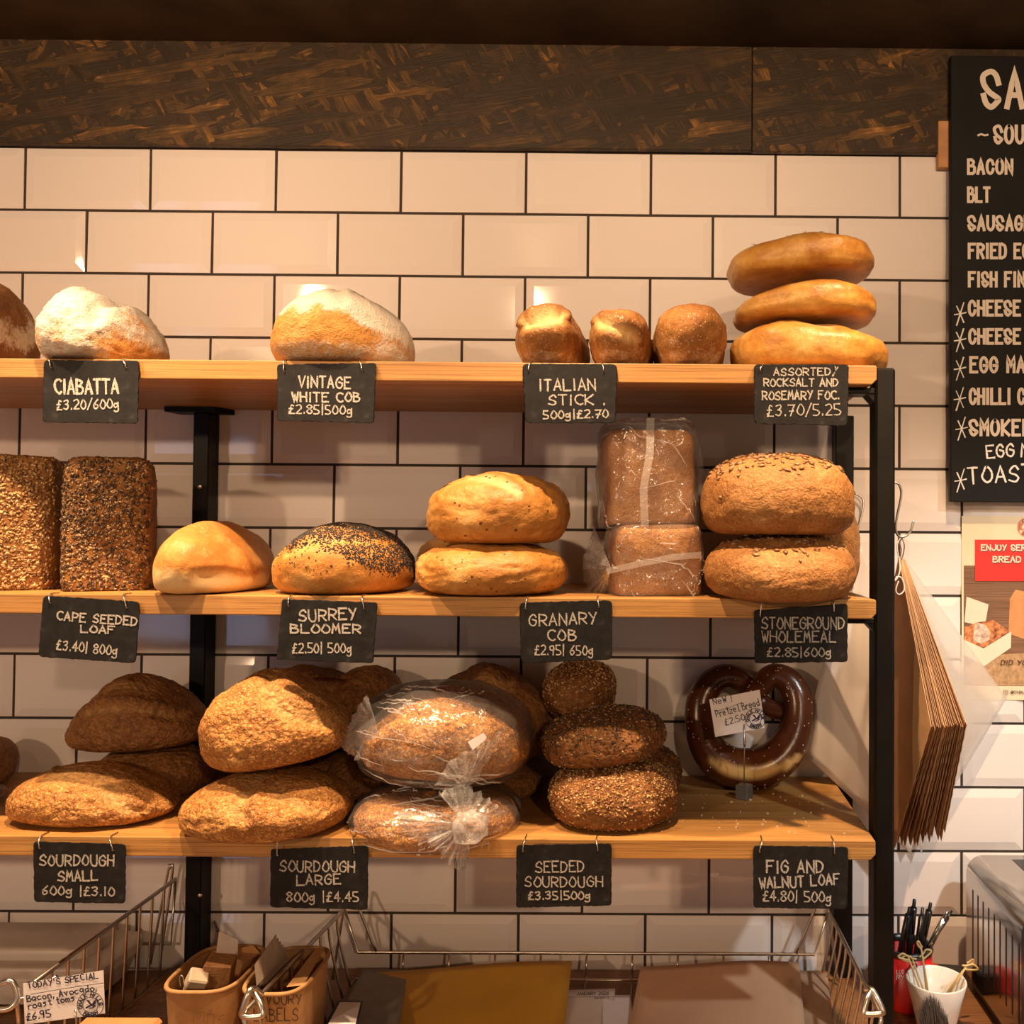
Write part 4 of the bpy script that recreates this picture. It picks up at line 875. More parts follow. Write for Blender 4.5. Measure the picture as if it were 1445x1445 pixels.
sheet('printed_cake', [(1361,885),(1380,878),(1402,875),(1424,891),(1389,914),(1361,905)], plain('printed_cake', (.60,.20,.075), .45, var=.8, vs=130), 3, pic)
sheet('printed_cream_swirl', [(1374,893),(1375,882),(1381,879),(1391,882),(1398,893),(1396,903),(1385,908),(1373,904)], plain('printed_swirl', (.66,.47,.36), .45, var=.5, vs=160), 4, pic)
sheet('printed_box', [(1361,903),(1388,915),(1427,891),(1426.5,914),(1389,940),(1361,924)], MCB, 4, pic)
sheet('printed_bag', [(1425,845),(1433,832),(1452,836),(1560,836),(1560,905),(1445,902),(1423,894)], plain('printed_kraft', (.60,.27,.10), .45, var=.15, vs=30), 3, pic)
sheet('red_banner', [(1376,761.5),(1545,762),(1545,820.5),(1376,820)], plain('printed_red', (.76,.03,.02), .45, var=.03), 5)
mp = lambda x, y: at(x, y, yp-.0021); mps = lambda x, y: at(x+.6, y+.8, yp-.0019)
V = []; F = []
for f_, k in ((mps, 1), (mp, 0)):
    VV, FF = ([], [])
    write('ENJOY SER', 1384, 777.5, 1448, 777.7, 9.6, 1.9, f_, VV, FF, BLOCK, 0, 0); write('BREAD', 1400.5, 794, 1441, 794.2, 9.6, 1.9, f_, VV, FF, BLOCK, 0, 0)
    build('printed_title' if not k else 'printed_title_shadow', VV, FF, MCB if not k else plain('printed_dark', (.10,.015,.01), .5), ps, False)
V = []; F = []; write('DID YOU', 1412, 938.5, 1456, 938.7, 7.6, 1.3, mp, V, F, BLOCK, 0, 0, slant=.12); write('@CHAL', 1426, 978.7, 1447, 978.8, 4.4, .8, mp, V, F, BLOCK, 0, 0)
ribbons([[(1416.5,974),(1422.5,974),(1422.5,980),(1416.5,980),(1416.5,973.6)], circle_px(1419.5,977,1.5,14)], .6, mp, V, F, 0, rnd)
build('printed_text', V, F, plain('printed_brown', (.10,.05,.03), .5), ps, False)
V = []; F = []; roundel(1449, 743.5, 12.5, mp, V, F, .7); build('printed_emblem', V, F, plain('printed_brick', (.55,.12,.06), .5), ps, False)

# ------------------------------------------------------------------ hooks, string and hanging bags
def wire_thing(name, label, cat, pts, r, mat=MWIRE, group=None, n=6):
    o = MB().tube(smooth_path([at(*p) for p in pts], n), r, 8).build(name, mat, None, True); return tag(o, label, cat, group)
wire_thing('wire_hook', 'bent chrome wire hook on the back post beside the wholemeal loaves', 'hook', [(1201,696,-.012),(1210,698,-.012),(1218,706,-.014),(1217,722,-.016),(1211,744,-.018),(1206,765,-.018),(1205,786,-.018)], .0017)
wire_thing('wire_hook', 'chrome S-shaped wire hook carrying the brown paper bags at the front post', 'hook', [(1261,681,-.262),(1268,683,-.262),(1271.5,692,-.262),(1271,704,-.262),(1266,728,-.262),(1264,746,-.262),(1268,756,-.262),(1277,757,-.262),(1285,749,-.262),(1289,735,-.262)], .0016)
MKB = plain('brightened_bag_paper', (.56,.34,.17), .75, var=.10, vs=20); MKB2 = plain('brown_bag_paper_inner', (.36,.20,.10), .8, var=.15, vs=20)  # broad front panel's paper made paler in place of light falling on it
NB = 20
for i in range(NB):
    f = i/(NB-1); rnd = random.Random(200+i); j = lambda s: rnd.uniform(-s, s)
    top = at(1268+9*f, 786+4*f, -.155); rear = at(1228+60*f, 985+12*f, -.055); frt = at(1314+50*f, 1029-8*f+j(4), -.313+.01*f); bot = at(1264+70*f+j(3), 1195-14*f+j(6), -.165-.05*f)
    # bag outline hung by one corner: the mouth edge is pinked
    A, B, C_, D = [np.array(p) for p in (top, frt, bot, rear)]; n = 10
    out = [A+(B-A)*k/n for k in range(n)] 
    for k in range(19):
        p = B+(C_-B)*k/19; out.append(p+(np.array([0,.0016,0]) if k % 2 else 0))
    out += [C_+(D-C_)*k/n for k in range(n)]+[D+(A-D)*k/n for k in range(n)]
    out = np.array(out); bulge = np.sin(np.linspace(0, math.pi, len(out)))*.004*(1-2*f)*0
    belly = .009*(f-.3); cen = out.mean(0); th = np.array([.0006,0,0]); V = list(out)+[cen+np.array([belly,0,0])]+[p+th for p in out]+[cen+np.array([belly,0,0])+th]
    m = len(out); F = [(k, (k+1) % m, m) for k in range(m)]+[((k+1) % m+m+1, k+m+1, 2*m+1) for k in range(m)]+[(k, k+m+1, (k+1) % m+m+1, (k+1) % m) for k in range(m)]
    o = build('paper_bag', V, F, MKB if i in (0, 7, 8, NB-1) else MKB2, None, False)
    lab = 'brown paper bag in the thick bundle hanging from the hook beside the black post'
    if i == 0: lab = 'front brown paper bag of the hanging bundle, its broad side facing the shelves'
    if i == NB-1: lab = 'brown paper bag on the far side of the hanging bundle, nearest the poster'
    tag(o, lab, 'paper bag', 'brown paper bags hung on the hook')
sr = MB(); 
sr.tube(smooth_path([at(1277,756,-.262),at(1270,764,-.25),at(1272,776,-.20),at(1270,788,-.16)], 6), .0009, 6); sr.tube(smooth_path([at(1271,756,-.262),at(1276,768,-.25),at(1275,780,-.2),at(1272,790,-.16)], 6), .0009, 6)
sr.tube(smooth_path([at(1268,785,-.262),at(1270,800,-.264),at(1268,812,-.266),at(1263,820,-.266),at(1266,814,-.266),at(1273,817,-.266),at(1276,832,-.266),at(1269,839,-.266),at(1264,833,-.266),at(1268,820,-.266)], 6), .0010, 6)
sr.tube(smooth_path([at(1271,758,-.262),at(1266,770,-.262),at(1268,785,-.262)], 5), .0009, 6)
tag(sr.build('string_tie', plain('white_string', (.75,.73,.72), .8), None, True), 'knotted white string tying the paper bags to the hook', 'string')
MW1 = m_sheet('white_bag_paper', (.90,.86,.80), .05, .45); MW2 = m_sheet('white_bag_film', (.85,.82,.78), .50, .5)
def film(label, C, Y, mat, curl, seed):
    A, B, D_, E_ = [np.array(at(*c, y)) for c, y in zip(C, Y)]; n = 26; V = []; F = []
    for j in range(n+1):
        for i in range(n+1):
            u, v = i/n, j/n; p = A*(1-u)*(1-v)+B*u*(1-v)+D_*u*v+E_*(1-u)*v
            y = curl*math.sin(math.pi*u)*math.sin(math.pi*v)+.003*math.sin(u*9+seed)*math.sin(v*5+seed*2); V.append(p+np.array([0,y,0]))
    for j in range(n):
        for i in range(n): a = j*(n+1)+i; F.append((a, a+1, a+n+2, a+n+1))
    q = build('white_bag', V, F, mat, None, True); sd = q.modifiers.new('s', 'SOLIDIFY'); sd.thickness = .0003
    tag(q, label, 'bag', 'white bags hanging behind the front post')
film('white paper bag with a curled edge hanging between the two black posts', [(1206,758),(1131,1060),(1285,1205),(1330,980)], (-.055,-.050,-.070,-.045), MW1, -.030, 1)
film('white paper bag hanging behind the black posts, its corner spread towards the pretzel', [(1214,770),(1150,905),(1238,1095),(1300,960)], (-.075,-.095,-.085,-.06), MW1, -.015, 2)
film('translucent film bag spread over the lower left corner of the poster', [(1278,790),(1421,985),(1292,1198),(1250,960)], (-.045,-.025,-.035,-.040), MW2, -.010, 3)
film('translucent film bag with a zigzag edge right behind the brown paper bags', [(1280,800),(1378,1012),(1300,1205),(1240,980)], (-.030,-.018,-.024,-.028), MW2, -.004, 4)

# ------------------------------------------------------------------ toaster
tx0, tx1, ty0, ty1, tz0, tz1 = .472, .72, -.300, -.058, .925, 1.104
to = thing('toaster', ((tx0+tx1)/2, (ty0+ty1)/2, ZK), 'shiny chrome slot toaster on the worktop at the lower right corner', 'toaster')
def arch(x0, x1, z0, z1, r, n=8):
    P = [(x0, z0)]+[(x0+r-r*math.cos(a), z1-r+r*math.sin(a)) for a in [math.pi/2*k/n for k in range(n+1)]]+[(x1-r+r*math.sin(a), z1-r+r*math.cos(a)) for a in [math.pi/2*k/n for k in range(n+1)]]+[(x1, z0)]; return P
P = arch(tx0, tx1, tz0, tz1, .026); o = MB().prism([(x, ty0+.016, z) for x, z in P], [(x, ty1, z) for x, z in P]).build('chrome_body', MCHROME, to); autosmooth(o)
P2 = arch(tx0-.003, tx1+.003, tz0-.004, tz1+.003, .028); o = MB().prism([(x, ty0, z) for x, z in P2], [(x, ty0+.016, z) for x, z in P2]).build('end_panel', MBLACK, to); autosmooth(o)
MB().box(((tx0+tx1)/2, (ty0+ty1)/2, (ZK+tz0)/2+.001), (tx1-tx0-.012, ty1-ty0-.012, tz0-ZK-.002), bev=.002).build('base', MBLACK, to)
for k in range(9):
    y = -.088-.0225*k; MB().box((tx0-.0001, y, 1.010), (.0012,.0042,.105), bev=.0005).build('vent_slot', MBLACK, to)
for k in range(2):
    for m in range(2): MB().box((tx0+.075+.085*k, ty0+.075+.105*m, tz1-.0002), (.024,.085,.0012)).build('bread_slot', MBLACK, to)
for sx in (tx0+.03, tx1-.03):
    for sy in (ty0+.03, ty1-.03): MB().tube([(sx,sy,ZK+.0003),(sx,sy,ZK+.004)], .008, 12).build('foot', MBLACK, to, True)

# ------------------------------------------------------------------ pen pot, cup, picks, brush
pc = at(1294, 1332, -.112); px_, py_ = .3655, -.112; zr = pc[2]; r = .0365
pot = thing('pen_pot', (px_, py_, ZK), 'red pen pot with a black rim full of pens, half behind the black post', 'pen pot')
MRED = plain('red_enamel', (.62,.018,.016), .35, var=.04)
MB().lathe((px_,py_,ZK+.0004), [(0,0),(r*.97,0),(r,.004),(r,zr-ZK-.008),(r-.002,zr-ZK-.008),(r-.002,.003),(0,.003)], 48, False).build('pot_body', MRED, pot, True)
MB().lathe((px_,py_,zr), [(r-.003,-.010),(r+.0005,-.0085),(r+.002,-.004),(r+.001,0),(r-.003,.0005),(r-.0032,-.010)], 48, False).build('pot_rim', MBLACK, pot, True)
def on_pot(x, y):
    for it in range(1):
        dx = (x-CX)/FPX
        Y = py_-r
        for k in range(12):
            p = at(x, y, Y); q = max(r*r-(p[0]-px_)**2, 0); Y = py_-math.sqrt(q)-.0004
    return at(x, y, Y)
V = []; F = []; write('LLS', 1264.5, 1374.5, 1276, 1374.5, 6, .85, on_pot, V, F, BLOCK, 0, 0); write('RY', 1264.5, 1382.5, 1276, 1382.8, 7, 1.0, on_pot, V, F, BLOCK, 0, 0)
build('lettering', V, F, MPAPER, pot, False)
p5 = lambda x, y: (1200+x/4.898, 1150+y/4.898)
def pen(label, a, b, r_, mat, yo, group='pens in the red pot'):
    A = at(*p5(*a), py_+yo); B = at(*p5(*b), py_+yo*.3); d = (A-B)/np.linalg.norm(A-B); end = B-d*.0
    z = ZK+.006; B2 = B+(B-A)*((B[2]-z)/(A[2]-B[2]))*.55
    t = thing('ballpoint_pen', B2, label, 'pen', group)
    MB().tube([B2, A-d*.012], r_, 10).build('barrel', mat, t, True); MB().tube([A-d*.012, A-d*.010, A], [r_*.7, r_*.55, r_*.5], 10).build('push_button', MBLACK if mat is not MCHROME else MCHROME, t, True)
    s = np.cross(d, [0,1,0]); s /= np.linalg.norm(s); MB().tube([A-d*.014+np.array([0,-r_*1.3,0]), A-d*.05+np.array([0,-r_*1.35,0])], r_*.28, 6).build('clip', mat, t, True)
pen('black ballpoint pen leaning at the far left of the red pot', (410,640), (365,860), .0048, MBLACK, -.018)
pen('tallest black ballpoint pen standing upright in the red pot', (443,585), (415,860), .0050, MBLACK, -.008)
pen('short black ballpoint pen in the middle of the red pot', (500,640), (470,870), .0046, MBLACK, .012)
pen('tall black ballpoint pen leaning right in the middle of the red pot', (555,610), (500,870), .0050, MBLACK, -.016)
pen('slim black pen leaning far right behind the silver one', (702,662), (590,830), .0034, MBLACK, .016)
pen('silver ballpoint pen leaning far right in the red pot', (672,668), (560,880), .0045, MCHROME, -.006)
cc = at(1321, 1381, -.185); cx_, cy_, zr = cc[0], -.185, cc[2]; rt = 41.5/FPX*(DIST+cy_)
h = zr-ZK; MWHT = plain('white_ceramic', (.80,.77,.72), .18, var=.02)
cup = MB().lathe((cx_,cy_,ZK+.0004), [(0,.001),(rt*.58,0),(rt*.62,.003),(rt*.80,h*.5),(rt,h-.002),(rt-.001,h),(rt-.003,h-.001),(rt*.76,h*.5),(rt*.58,.006),(0,.005)], 56).build('ceramic_cup', MWHT, None, True)
tag(cup, 'small white tapered cup holding bamboo picks beside the toaster', 'cup')
MBAM = plain('bamboo', (.62,.46,.20), .6, var=.15)
def pick(label, a, b, loop, yo):
    A, B = at(*p5(*a), cy_+yo), at(*p5(*b), cy_+yo*.6); d = (A-B)/np.linalg.norm(A-B); s = np.cross(d, [0,1,0]); s /= np.linalg.norm(s)
    B2 = B-d*.016
    b_ = MB().tube([B2, A], .0013, 7); L = .008*loop
    b_.tube(smooth_path([A-d*.004, A+s*L+d*.001, A+s*L*1.6+d*.006, A+s*L*.7+d*.008, A+d*.002, A-s*L*.6-d*.001], 6), .0014, 7)
    tag(b_.build('bamboo_pick', MBAM, None, True), label, 'pick', 'knotted bamboo picks in the white cup')
pick('knotted bamboo pick with its loop at the far left of the cup', (400,985), (465,1160), 1, -.004); pick('second bamboo pick from the left in the cup, its loop half crossed', (430,1000), (490,1170), 1.1, .008)
pick('tall straight bamboo pick standing above the others at the left of the cup', (487,910), (530,1180), .35, -.010); pick('bamboo pick with a bow knot beside the tall straight one', (500,975), (520,1175), -1, .012)
pick('bamboo pick leaning right over the cup rim with a round knot', (800,1050), (715,1185), -1.2, -.006); pick('bamboo pick leaning right behind the round-knotted one', (815,1025), (700,1185), -.4, .010)
# pastry brush: bristle tuft up, handle running forward to the worktop
by = -.305; hd = at(1322, 1458, by)
br_ = thing('pastry_brush', (hd[0], by, ZK), 'dark grey bristled brush in front of the white cup', 'brush')
rs = np.random.RandomState(8); b = MB()
for k in range(520):
    u = rs.uniform(-1, 1); v = rs.uniform(-1, 1); base_ = hd+np.array([u*.016, v*.008, -.002]); tipx = 1316+u*21+rs.normal(0,2); tipy = 1406+ (abs(u+.15)**1.6)*30+rs.normal(0,3)
    tip = at(tipx, tipy, by+v*.014); b.tube([base_, (base_+tip)/2+rs.normal(0,.0006,3), tip], [.00045,.0004,.0001], 3, caps=False)
b.build('bristles', plain('grey_bristle', (.10,.09,.085), .6, var=.4, vs=300), br_, kind='stuff')
MB().box(hd+np.array([0,0,-.008]), (.036,.020,.016), bev=.003).build('ferrule', MCHROME, br_)
MB().tube([hd+np.array([0,0,-.014]), np.array([hd[0]+.004,by-.03,ZK+.014]), np.array([hd[0]+.01,by-.09,ZK+.0082])], [.009,.008,.007], 12).build('handle', MBLOCK, br_, True)
q = at(1318, 1357, -.075); tag(MB().box((q[0], -.075, ZK+.0182), (.030,.030,.036), (0,0,.5), bev=.006).build('red_tub', MRED, None), 'small red plastic tub behind the white cup', 'tub')
q = at(1336, 1362, -.10); tag(MB().box((q[0]+.012, -.072, ZK+.0162), (.045,.034,.032), (0,0,-.15), bev=.004).build('black_case', MBLACK, None), 'small black case behind the white cup by the tiles', 'case')
for k, (x, y, s_) in enumerate(((1362,1440,.020),(1351,1441,.014))):
    p = at(x, y, -.20); V, F, m, N, U = loaf((s_*1.6, s_*1.2, s_), 300+k, 40, 24, amp=.09, hb=.45); V = V+np.array([p[0], -.215-.02*k, ZK+.0005])
    tag(build('pastry_piece', V, F, C_BLOOM, None, True, mask=m), ('larger' if k == 0 else 'smaller')+' scrap of golden pastry on the worktop beside the white cup', 'pastry', 'pastry scraps by the cup')

# ------------------------------------------------------------------ kraft tubs and what is in them
def tub(label, x0, x1, y0, y1, zr):
    cx, cy = (x0+x1)/2, (y0+y1)/2; hx, hy = (x1-x0)/2, (y1-y0)/2; n = 64
    t = thing('kraft_tub', (cx, cy, ZK), label, 'tub', 'kraft food tubs between the wire baskets'); V = []; F = []
    ring = lambda k, z: [(cx+sgnpow(math.cos(a), 2/3.6)*hx*k, cy+sgnpow(math.sin(a), 2/3.6)*hy*k, z) for a in [2*math.pi*i/n for i in range(n)]]
    for k, z in ((.84,ZK+.0005),(.86,ZK+.001),(.985,zr-.006),(.965,zr-.006),(.845,ZK+.003)): V += ring(k, z)
    for j in range(4):
        for i in range(n): F.append((j*n+i, j*n+(i+1) % n, (j+1)*n+(i+1) % n, (j+1)*n+i))
    F += [tuple(range(n))[::-1], tuple(range(4*n, 5*n))]
    autosmooth(build('tub_body', V, F, MKRAFT, t), 50)
    MB().tube(ring(.985, zr-.003), .0028, 8, closed=True).build('rolled_rim', MKRAFT, t, True); return t, cx, cy, hx, hy
zt_ = 1.029
a, b_, c_ = at(228,1397,-.33), at(341,1397,-.33), at(300,1340,-.20)
yf, yb = -.335, -.205
t1, *g1 = tub('kraft tub holding wooden blocks and clips, left of the two tubs', at(228,1397,-.31)[0]+.004, at(337,1397,-.31)[0], yf, yb, zt_)
t2, *g2 = tub('kraft tub marked SAVOURY LABELS, right of the two behind the basket wires', at(343,1397,-.31)[0]+.002, at(433,1397,-.31)[0]+.002, yf-.004, yb-.004, zt_)
V = []; F = []; cx, cy, hx, hy = g2
def on_tub(x, y):
    Y = cy-hy
    for k in range(6):
        p = at(x, y, Y); kz = .86+.125*min(max((p[2]-ZK)/(zt_-ZK), 0), 1); u = min(abs(p[0]-cx)/(hx*kz), .97); Y = cy-hy*kz*(1-u**3.6)**(1/3.6)-.0008
    return at(x, y, Y)
mp = on_tub
write('SAVOURY', 354, 1418, 426, 1417, 15, 1.3, mp, V, F, jit=.15); write('LABELS', 358, 1442, 421, 1441, 19, 1.3, mp, V, F, jit=.15); build('lettering', V, F, plain('marker_ink', (.05,.025,.015), .6), t2, False)
V = []; F = []; mp = lambda x, y: at(x, y, yf-.0006)
ribbons([[(273,1428),(273,1444)],[(288,1428),(288,1444)],[(273,1428),(288,1428)],[(277,1437),(278,1431),(283,1430),(284,1434),(280,1437),(280,1439)],[(293,1431),(293,1444)],[(302,1431),(302,1444)],[(293,1431),(302,1431)],circle_px(297.5,1427,2,12),[(309,1438),(311,1434),(316,1433)],[(316,1433),(313,1431)],[(315,1437),(312,1440),(308,1439)]], .6, mp, V, F, 0, rnd)
build('printed_marks', V, F, plain('brown_print', (.12,.06,.03), .6), t1, False)
cx, cy, hx, hy = g1
tag(MB().box(at(309,1372,-.268), (.034,.032,.034), (.1,.15,.2), bev=.001).build('timber_block', m_wood('pine_endgrain', (.30,.13,.05), (.46,.23,.09), (.56,.31,.13), .6, 'y', .007), None), 'striped end-grain wooden block lying in the left kraft tub', 'block')
tag(MB().box(at(277,1385,-.29), (.024,.022,.026), (.5,.35,.5), bev=.002).build('white_cube', plain('bone_plastic', (.56,.46,.34), .5), None), 'pale cube card holder lying in the left kraft tub', 'card holder')
tag(MB().tube(smooth_path([at(254,1392,-.30), at(253,1380,-.30), at(257,1377,-.30), at(259,1388,-.30), at(261,1396,-.30)], 5), .0009, 6).build('wire_clip', MWIRE, None, True), 'thin bent wire clip in the left kraft tub', 'clip')
def flat_card(name, label, C, Y, mat, group=None, cat='card'):
    o = MB().prism([at(*c, y) for c, y in zip(C, Y)], [np.array(at(*c, y))+np.array([0,.0012,0]) for c, y in zip(C, Y)]).build(name, mat, None); return tag(o, label, cat, group)
MCARD = plain('grey_card', (.40,.33,.27), .7)
flat_card('paper_card', 'white paper card standing up at the back of the left kraft tub', [(309,1314),(336,1326),(335,1352),(303,1358)], (-.222,)*4, plain('tub_card', (.62,.50,.42), .7))
flat_card('wooden_tag', 'brown wooden tag standing behind the white card in the left tub', [(337,1338),(357,1334),(369,1347),(340,1358)], (-.216,)*4, MBLOCK)
flat_card('marker_pen', 'dark pen end poking up behind the white card in the left tub', [(300,1301),(303,1299),(309,1314),(306,1317)], (-.224,)*4, MBLACK, cat='pen')
for k in range(5):
    sx = k*4; flat_card('paper_label', 'tall pale label card, front of the slanted sheaf in the SAVOURY tub' if k == 0 else 'grey label card in the slanted sheaf in the SAVOURY tub', [(359+sx,1362-2*k),(389+sx*.8,1318+5*k),(394+sx*.8,1356),(362+sx,1392)], (-.32+.012*k,-.25+.008*k,-.25+.008*k,-.32+.012*k), plain('label_card', (.46-.05*k,.37-.05*k,.29-.04*k), .7) if k < 2 else MCARD, 'label cards in the tub')
flat_card('kraft_packet', 'brown card packet lying slanted in the right half of the SAVOURY tub', [(404,1393),(446,1338),(458,1338),(428,1390)], (-.318,-.225,-.225,-.318), MKRAFT, cat='packet')
# ------------------------------------------------------------------ left storage box, baskets and papers
MBOX = plain('milky_plastic', (.60,.52,.44), .35, var=.04)
sb = thing('storage_box', (-1.02, -.19, ZK), 'large pale plastic storage box with a lid inside the left wire basket', 'storage box')
def rbox(x0, x1, y0, y1, z0, z1, rad, name, mat, parent, taper=0, bev=.006):
    n = 8; C = []
    for (cx, cy, a0) in ((x1-rad, y1-rad, 0), (x0+rad, y1-rad, 90), (x0+rad, y0+rad, 180), (x1-rad, y0+rad, 270)):
        for k in range(n+1): a = R(a0+90*k/n); C.append((cx+rad*math.cos(a), cy+rad*math.sin(a)))
    C = np.array(C); mid = C.mean(0); lv = [(z0,1-taper),(z1-bev,1),(z1-bev*.3,1-bev*.3/.12),(z1,1-bev*1.0/.12)]; V = []; m = len(C)
    for z, k in lv: V += [(*(mid+(c-mid)*k), z) for c in C]
    F = [tuple(range(m))[::-1], tuple(range(3*m, 4*m))]+[(j*m+i, j*m+(i+1) % m, (j+1)*m+(i+1) % m, (j+1)*m+i) for j in range(3) for i in range(m)]
    return autosmooth(build(name, V, F, mat, parent), 40)
zl_ = at(100, 1366, -.150)[2]
rbox(-1.30, -.806, -.146, -.026, ZK+.008, zl_-.016, .028, 'tub_body', MBOX, sb, .06)
rbox(-1.306, -.800, -.152, -.022, zl_-.0158, zl_, .030, 'lid', MBOX, sb, 0, .005)
rbox(-1.27, -.836, -.128, -.034, zl_+.0001, zl_+.017, .030, 'lid_panel', MBOX, sb, 0, .010)
WR = .0019
def W(b, pts, r=WR, sm=0, px=False):
    P = [np.array(at(*p)) if px else np.array(p) for p in pts]; b.tube(smooth_path(P, 6) if sm else P, r, 8); return b
def basket(label, x0, x1, yf, yb, zf, zb, name='wire_basket', zlow=None, ins=.022):
    t = thing(name, ((x0+x1)/2, (yf+yb)/2, ZK), label, 'basket', 'wire baskets on the worktop'); zl = ZK+.004
    rb = MB().tube([(x0,yb,zb),(x0,yf,zf),(x0,yf-.004,zf-.006),(x0+ins,yf+.01,zl+.012),(x1-ins,yf+.01,zl+.012),(x1,yf-.004,zf-.006),(x1,yf,zf),(x1,yb,zb)], .0030, 8); rb.tube([(x0,yb,zb),(x0+ins,yb,zlow or zb),(x1-ins,yb,zlow or zb),(x1,yb,zb)], .0024, 8); rb.build('rim_wire', MWIRE, t, True)
    fl = MB(); 
    fl.tube([(x0+ins,yb-.01,zl),(x0+ins,yf+.01,zl),(x1-ins,yf+.01,zl),(x1-ins,yb-.01,zl)], .0022, 8, closed=True)
    nx = int((x1-x0)/.075)
    for k in range(1, nx): x = x0+ins+(x1-x0-2*ins)*k/nx; fl.tube([(x,yb-.01,zl),(x,yf+.01,zl)], .0013, 6)
    fl.build('base_grid', MWIRE, t, True)
    ny = int((yb-yf)/.036)
    for side, xx, sg in (('l',x0,1),('r',x1,-1)):
        for k in range(1, ny+1):
            f = k/(ny+1); y = yb+(yf-yb)*f; z = zb+(zf-zb)*f; MB().tube(smooth_path([(xx,y,z),(xx+sg*ins*.15,y,z-.03),(xx+sg*ins,y,zl)], 4), WR, 7).build('side_wire', MWIRE, t, True)
    for k in range(1, nx):
        x = x0+ins+(x1-x0-2*ins)*k/nx; MB().tube([(x,yb,zlow or zb),(x,yb-.01,zl)], WR, 7).build('back_wire', MWIRE, t, True); 
        MB().tube([(x,yf+.01,zl+.012),(x,yf+.012,zl)], WR, 7).build('front_wire', MWIRE, t, True)
    return t
xl_, xr_ = -.489, .262
B2 = basket('long wire basket of envelopes and papers on the worktop under the shelves', xl_, xr_, -.385, -.045, 1.030, 1.012, zlow=.945)
for xx, sg in ((xl_,1),(xr_,-1)):      # stacking loops: uprights at the back corners, stirrups at the front
    W(MB(), [(xx-sg*.012,-.06,ZK+.006),(xx+sg*.004,-.052,1.03),(xx+sg*.010,-.050,1.036),(xx+sg*.016,-.048,1.03),(xx+sg*.050,-.046,.947)], .0022, 1).build('stacking_loop', MWIRE, B2, True)
for pts in ([(367,1402,-.388),(361,1397,-.398),(354,1396,-.405),(349,1406,-.41),(343,1424,-.413),(341,1431,-.413),(347,1435,-.413),(366,1434,-.413),(371,1430,-.412),(367,1415,-.408),(359,1400,-.40)],
            [(1222,1396,-.388),(1229,1396,-.398),(1236,1406,-.405),(1245,1424,-.412),(1243,1430,-.413),(1223,1431,-.413),(1219,1427,-.412),(1224,1408,-.406),(1230,1398,-.399)]):
    W(MB(), pts, .0036, 1, True).build('stirrup', MWIRE, B2, True)
B1 = basket('wire basket holding the pale storage box at the left end of the worktop', -1.36, -.765, -.345, -.018, 1.043, 1.046, zlow=.945, ins=.005)
W(MB(), [(-.800,-.022,ZK+.01),(-.775,-.022,1.058),(-.772,-.022,1.064),(-.768,-.022,1.058),(-.785,-.022,ZK+.01)], .0020, 1).build('stacking_loop', MWIRE, B1, True)
W(MB(), [(-20,1392,-.355),(0,1388,-.36),(14,1384,-.36),(22,1394,-.36),(24,1412,-.362),(10,1424,-.366),(-20,1424,-.366)], .0034, 1, px=True).build('stirrup', MWIRE, B1, True)
W(MB(), [(22,1398,-.36),(25,1425,-.358),(27,1450,-.355)], .0024, px=True).build('front_post', MWIRE, B1, True)
W(MB(), [(24,1412,-.362),(34,1408,-.350),(60,1395,-.345),(80,1378,-.345)], .0026, px=True).build('rim_corner', MWIRE, B1, True)

def paper(name, label, cat, C, Y, mat, bend=0.0, th=.0012, group=None):
    A, B, D_, E_ = [np.array(at(*c, y)) for c, y in zip(C, Y)]; n = 14; V = []
    for j in range(n+1):
        for i in range(n+1):
            u, v = i/n, j/n; p = A*(1-u)*(1-v)+B*u*(1-v)+D_*u*v+E_*(1-u)*v; V.append(p+np.array([0,0,bend*(math.sin(math.pi*u)*(1-.5*v)-.4*math.sin(2*math.pi*u)*(1-v))]))
    F = [(j*(n+1)+i, j*(n+1)+i+1, (j+1)*(n+1)+i+1, (j+1)*(n+1)+i) for j in range(n) for i in range(n)]
    o = build(name, V, F, mat, None, True); s = o.modifiers.new('s', 'SOLIDIFY'); s.thickness = th; s.offset = 1; return tag(o, label, cat, group)
paper('grey_folder', 'grey card folder at the left end of the long basket, under the mustard envelope', 'folder', [(512,1368),(575,1368),(560,1475),(452,1475)], (-.085,-.085,-.30,-.30), plain('grey_folder_card', (.22,.20,.185), .6), .0)
pd = paper('notepad', 'white notepad with a black border beside the mustard envelope', 'notepad', [(476,1412),(512,1412),(500,1470),(446,1470)], (-.22,-.22,-.33,-.33), plain('pad_black', (.02,.02,.02), .6), .0)
A = [at(480,1416,-.2270), at(509,1416,-.2270), at(497,1468,-.3290), at(452,1468,-.3290)]; MB().prism([a+np.array([0,-.0006,.0020]) for a in A], [a+np.array([0,-.0006,.0016]) for a in A]).build('pad_page', MPAPER, pd)
paper('mustard_envelope', 'large mustard yellow padded envelope lying in the long wire basket', 'envelope', [(534,1372),(807,1356),(791,1500),(462,1500)], (-.095,-.085,-.30,-.30), plain('mustard_paper', (.62,.345,.035), .6, var=.08, vs=12), .003, .004)
paper('white_sheet', 'white sheet of paper under the calendar page in the basket', 'paper', [(850,1404),(890,1404),(905,1490),(850,1490)], (-.15,-.15,-.30,-.30), MPAPER, 0)
cal = paper('calendar_page', 'white JANUARY 2026 calendar page between the mustard envelope and the flat brown bag', 'calendar', [(797,1397),(868,1395),(862,1490),(780,1490)], (-.135,-.135,-.29,-.29), plain('calendar_paper', (.66,.60,.56), .6, var=.03), 0)
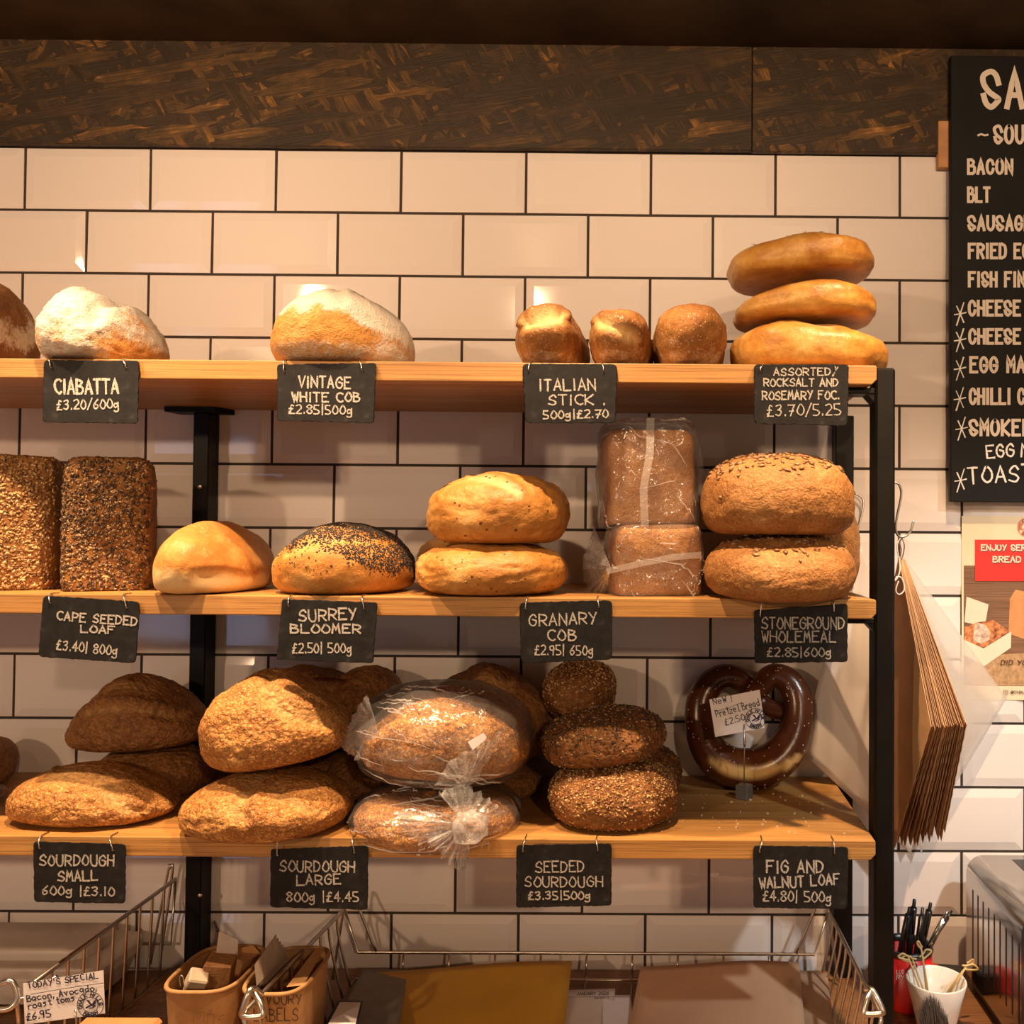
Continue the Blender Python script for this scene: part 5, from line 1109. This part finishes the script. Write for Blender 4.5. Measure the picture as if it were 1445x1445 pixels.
V = []; F = []
def on_cal(x, y):
    f = min(max((y-1396)/94, 0), 1); return at(x, y, -.135-.155*(f*1.0)*(1-.0*f)-.0035)
write('JANUARY 2026', 813, 1404.5, 860, 1404, 5, .8, on_cal, V, F, BLOCK, 0, 0); write('Thursday 15', 838, 1409.5, 860, 1409, 3.4, .5, on_cal, V, F, GL_, 0, 0); ribbons([[(803,1407),(868,1406)]], .5, on_cal, V, F, 0, rnd)
build('printed_text', V, F, plain('calendar_ink', (.08,.07,.07), .6), cal, False)
paper('flat_paper_bag', 'narrow brown paper bag tucked under the right edge of the flat brown paper bag', 'paper bag', [(1120,1368),(1167,1373),(1182,1490),(1120,1490)], (-.10,-.10,-.29,-.29), plain('brown_sheet', (.46,.29,.18), .7), .0)
fo = paper('flat_paper_bag', 'flat brown paper bag lying in the right half of the long wire basket', 'paper bag', [(904,1364),(1128,1358),(1140,1500),(878,1500)], (-.105,-.10,-.31,-.31), plain('flat_bag_paper', (.60,.385,.24), .65, var=.08, vs=14), .004, .003)
q = at(190, 1436, -.43); t_ = thing('kraft_box', (q[0], -.46, ZK), 'brown kraft card box at the bottom edge, in front of the left kraft tub', 'box')
MB().box((q[0]-.012, -.465, (ZK+q[2])/2), (.085,.07,q[2]-ZK-.002), bev=.006).build('box_body', plain('orange_kraft', (.36,.17,.06), .7), t_)
MB().box((q[0]-.012, -.465, q[2]-.004), (.089,.074,.010), bev=.004).build('lid', plain('orange_kraft_lid', (.38,.18,.065), .7), t_)
# crumbs and salt on the bottom shelf
rs = np.random.RandomState(21); b = MB()
for k in range(60):
    x = rs.uniform(-.06,.24); y = rs.uniform(-.29,-.10); s_ = rs.uniform(.0008,.0026); b.box((x, y, ZS[2]+s_*.42), (s_*1.3,s_,s_*.8), (0,0,rs.uniform(0,3)))
b_ = b.build('crumbs', plain('pale_crumb', (.62,.47,.28), .8, var=.3, vs=200), None); tag(b_, 'pale crumbs and salt scattered on the bottom shelf before the pretzel', 'crumbs', kind='stuff')
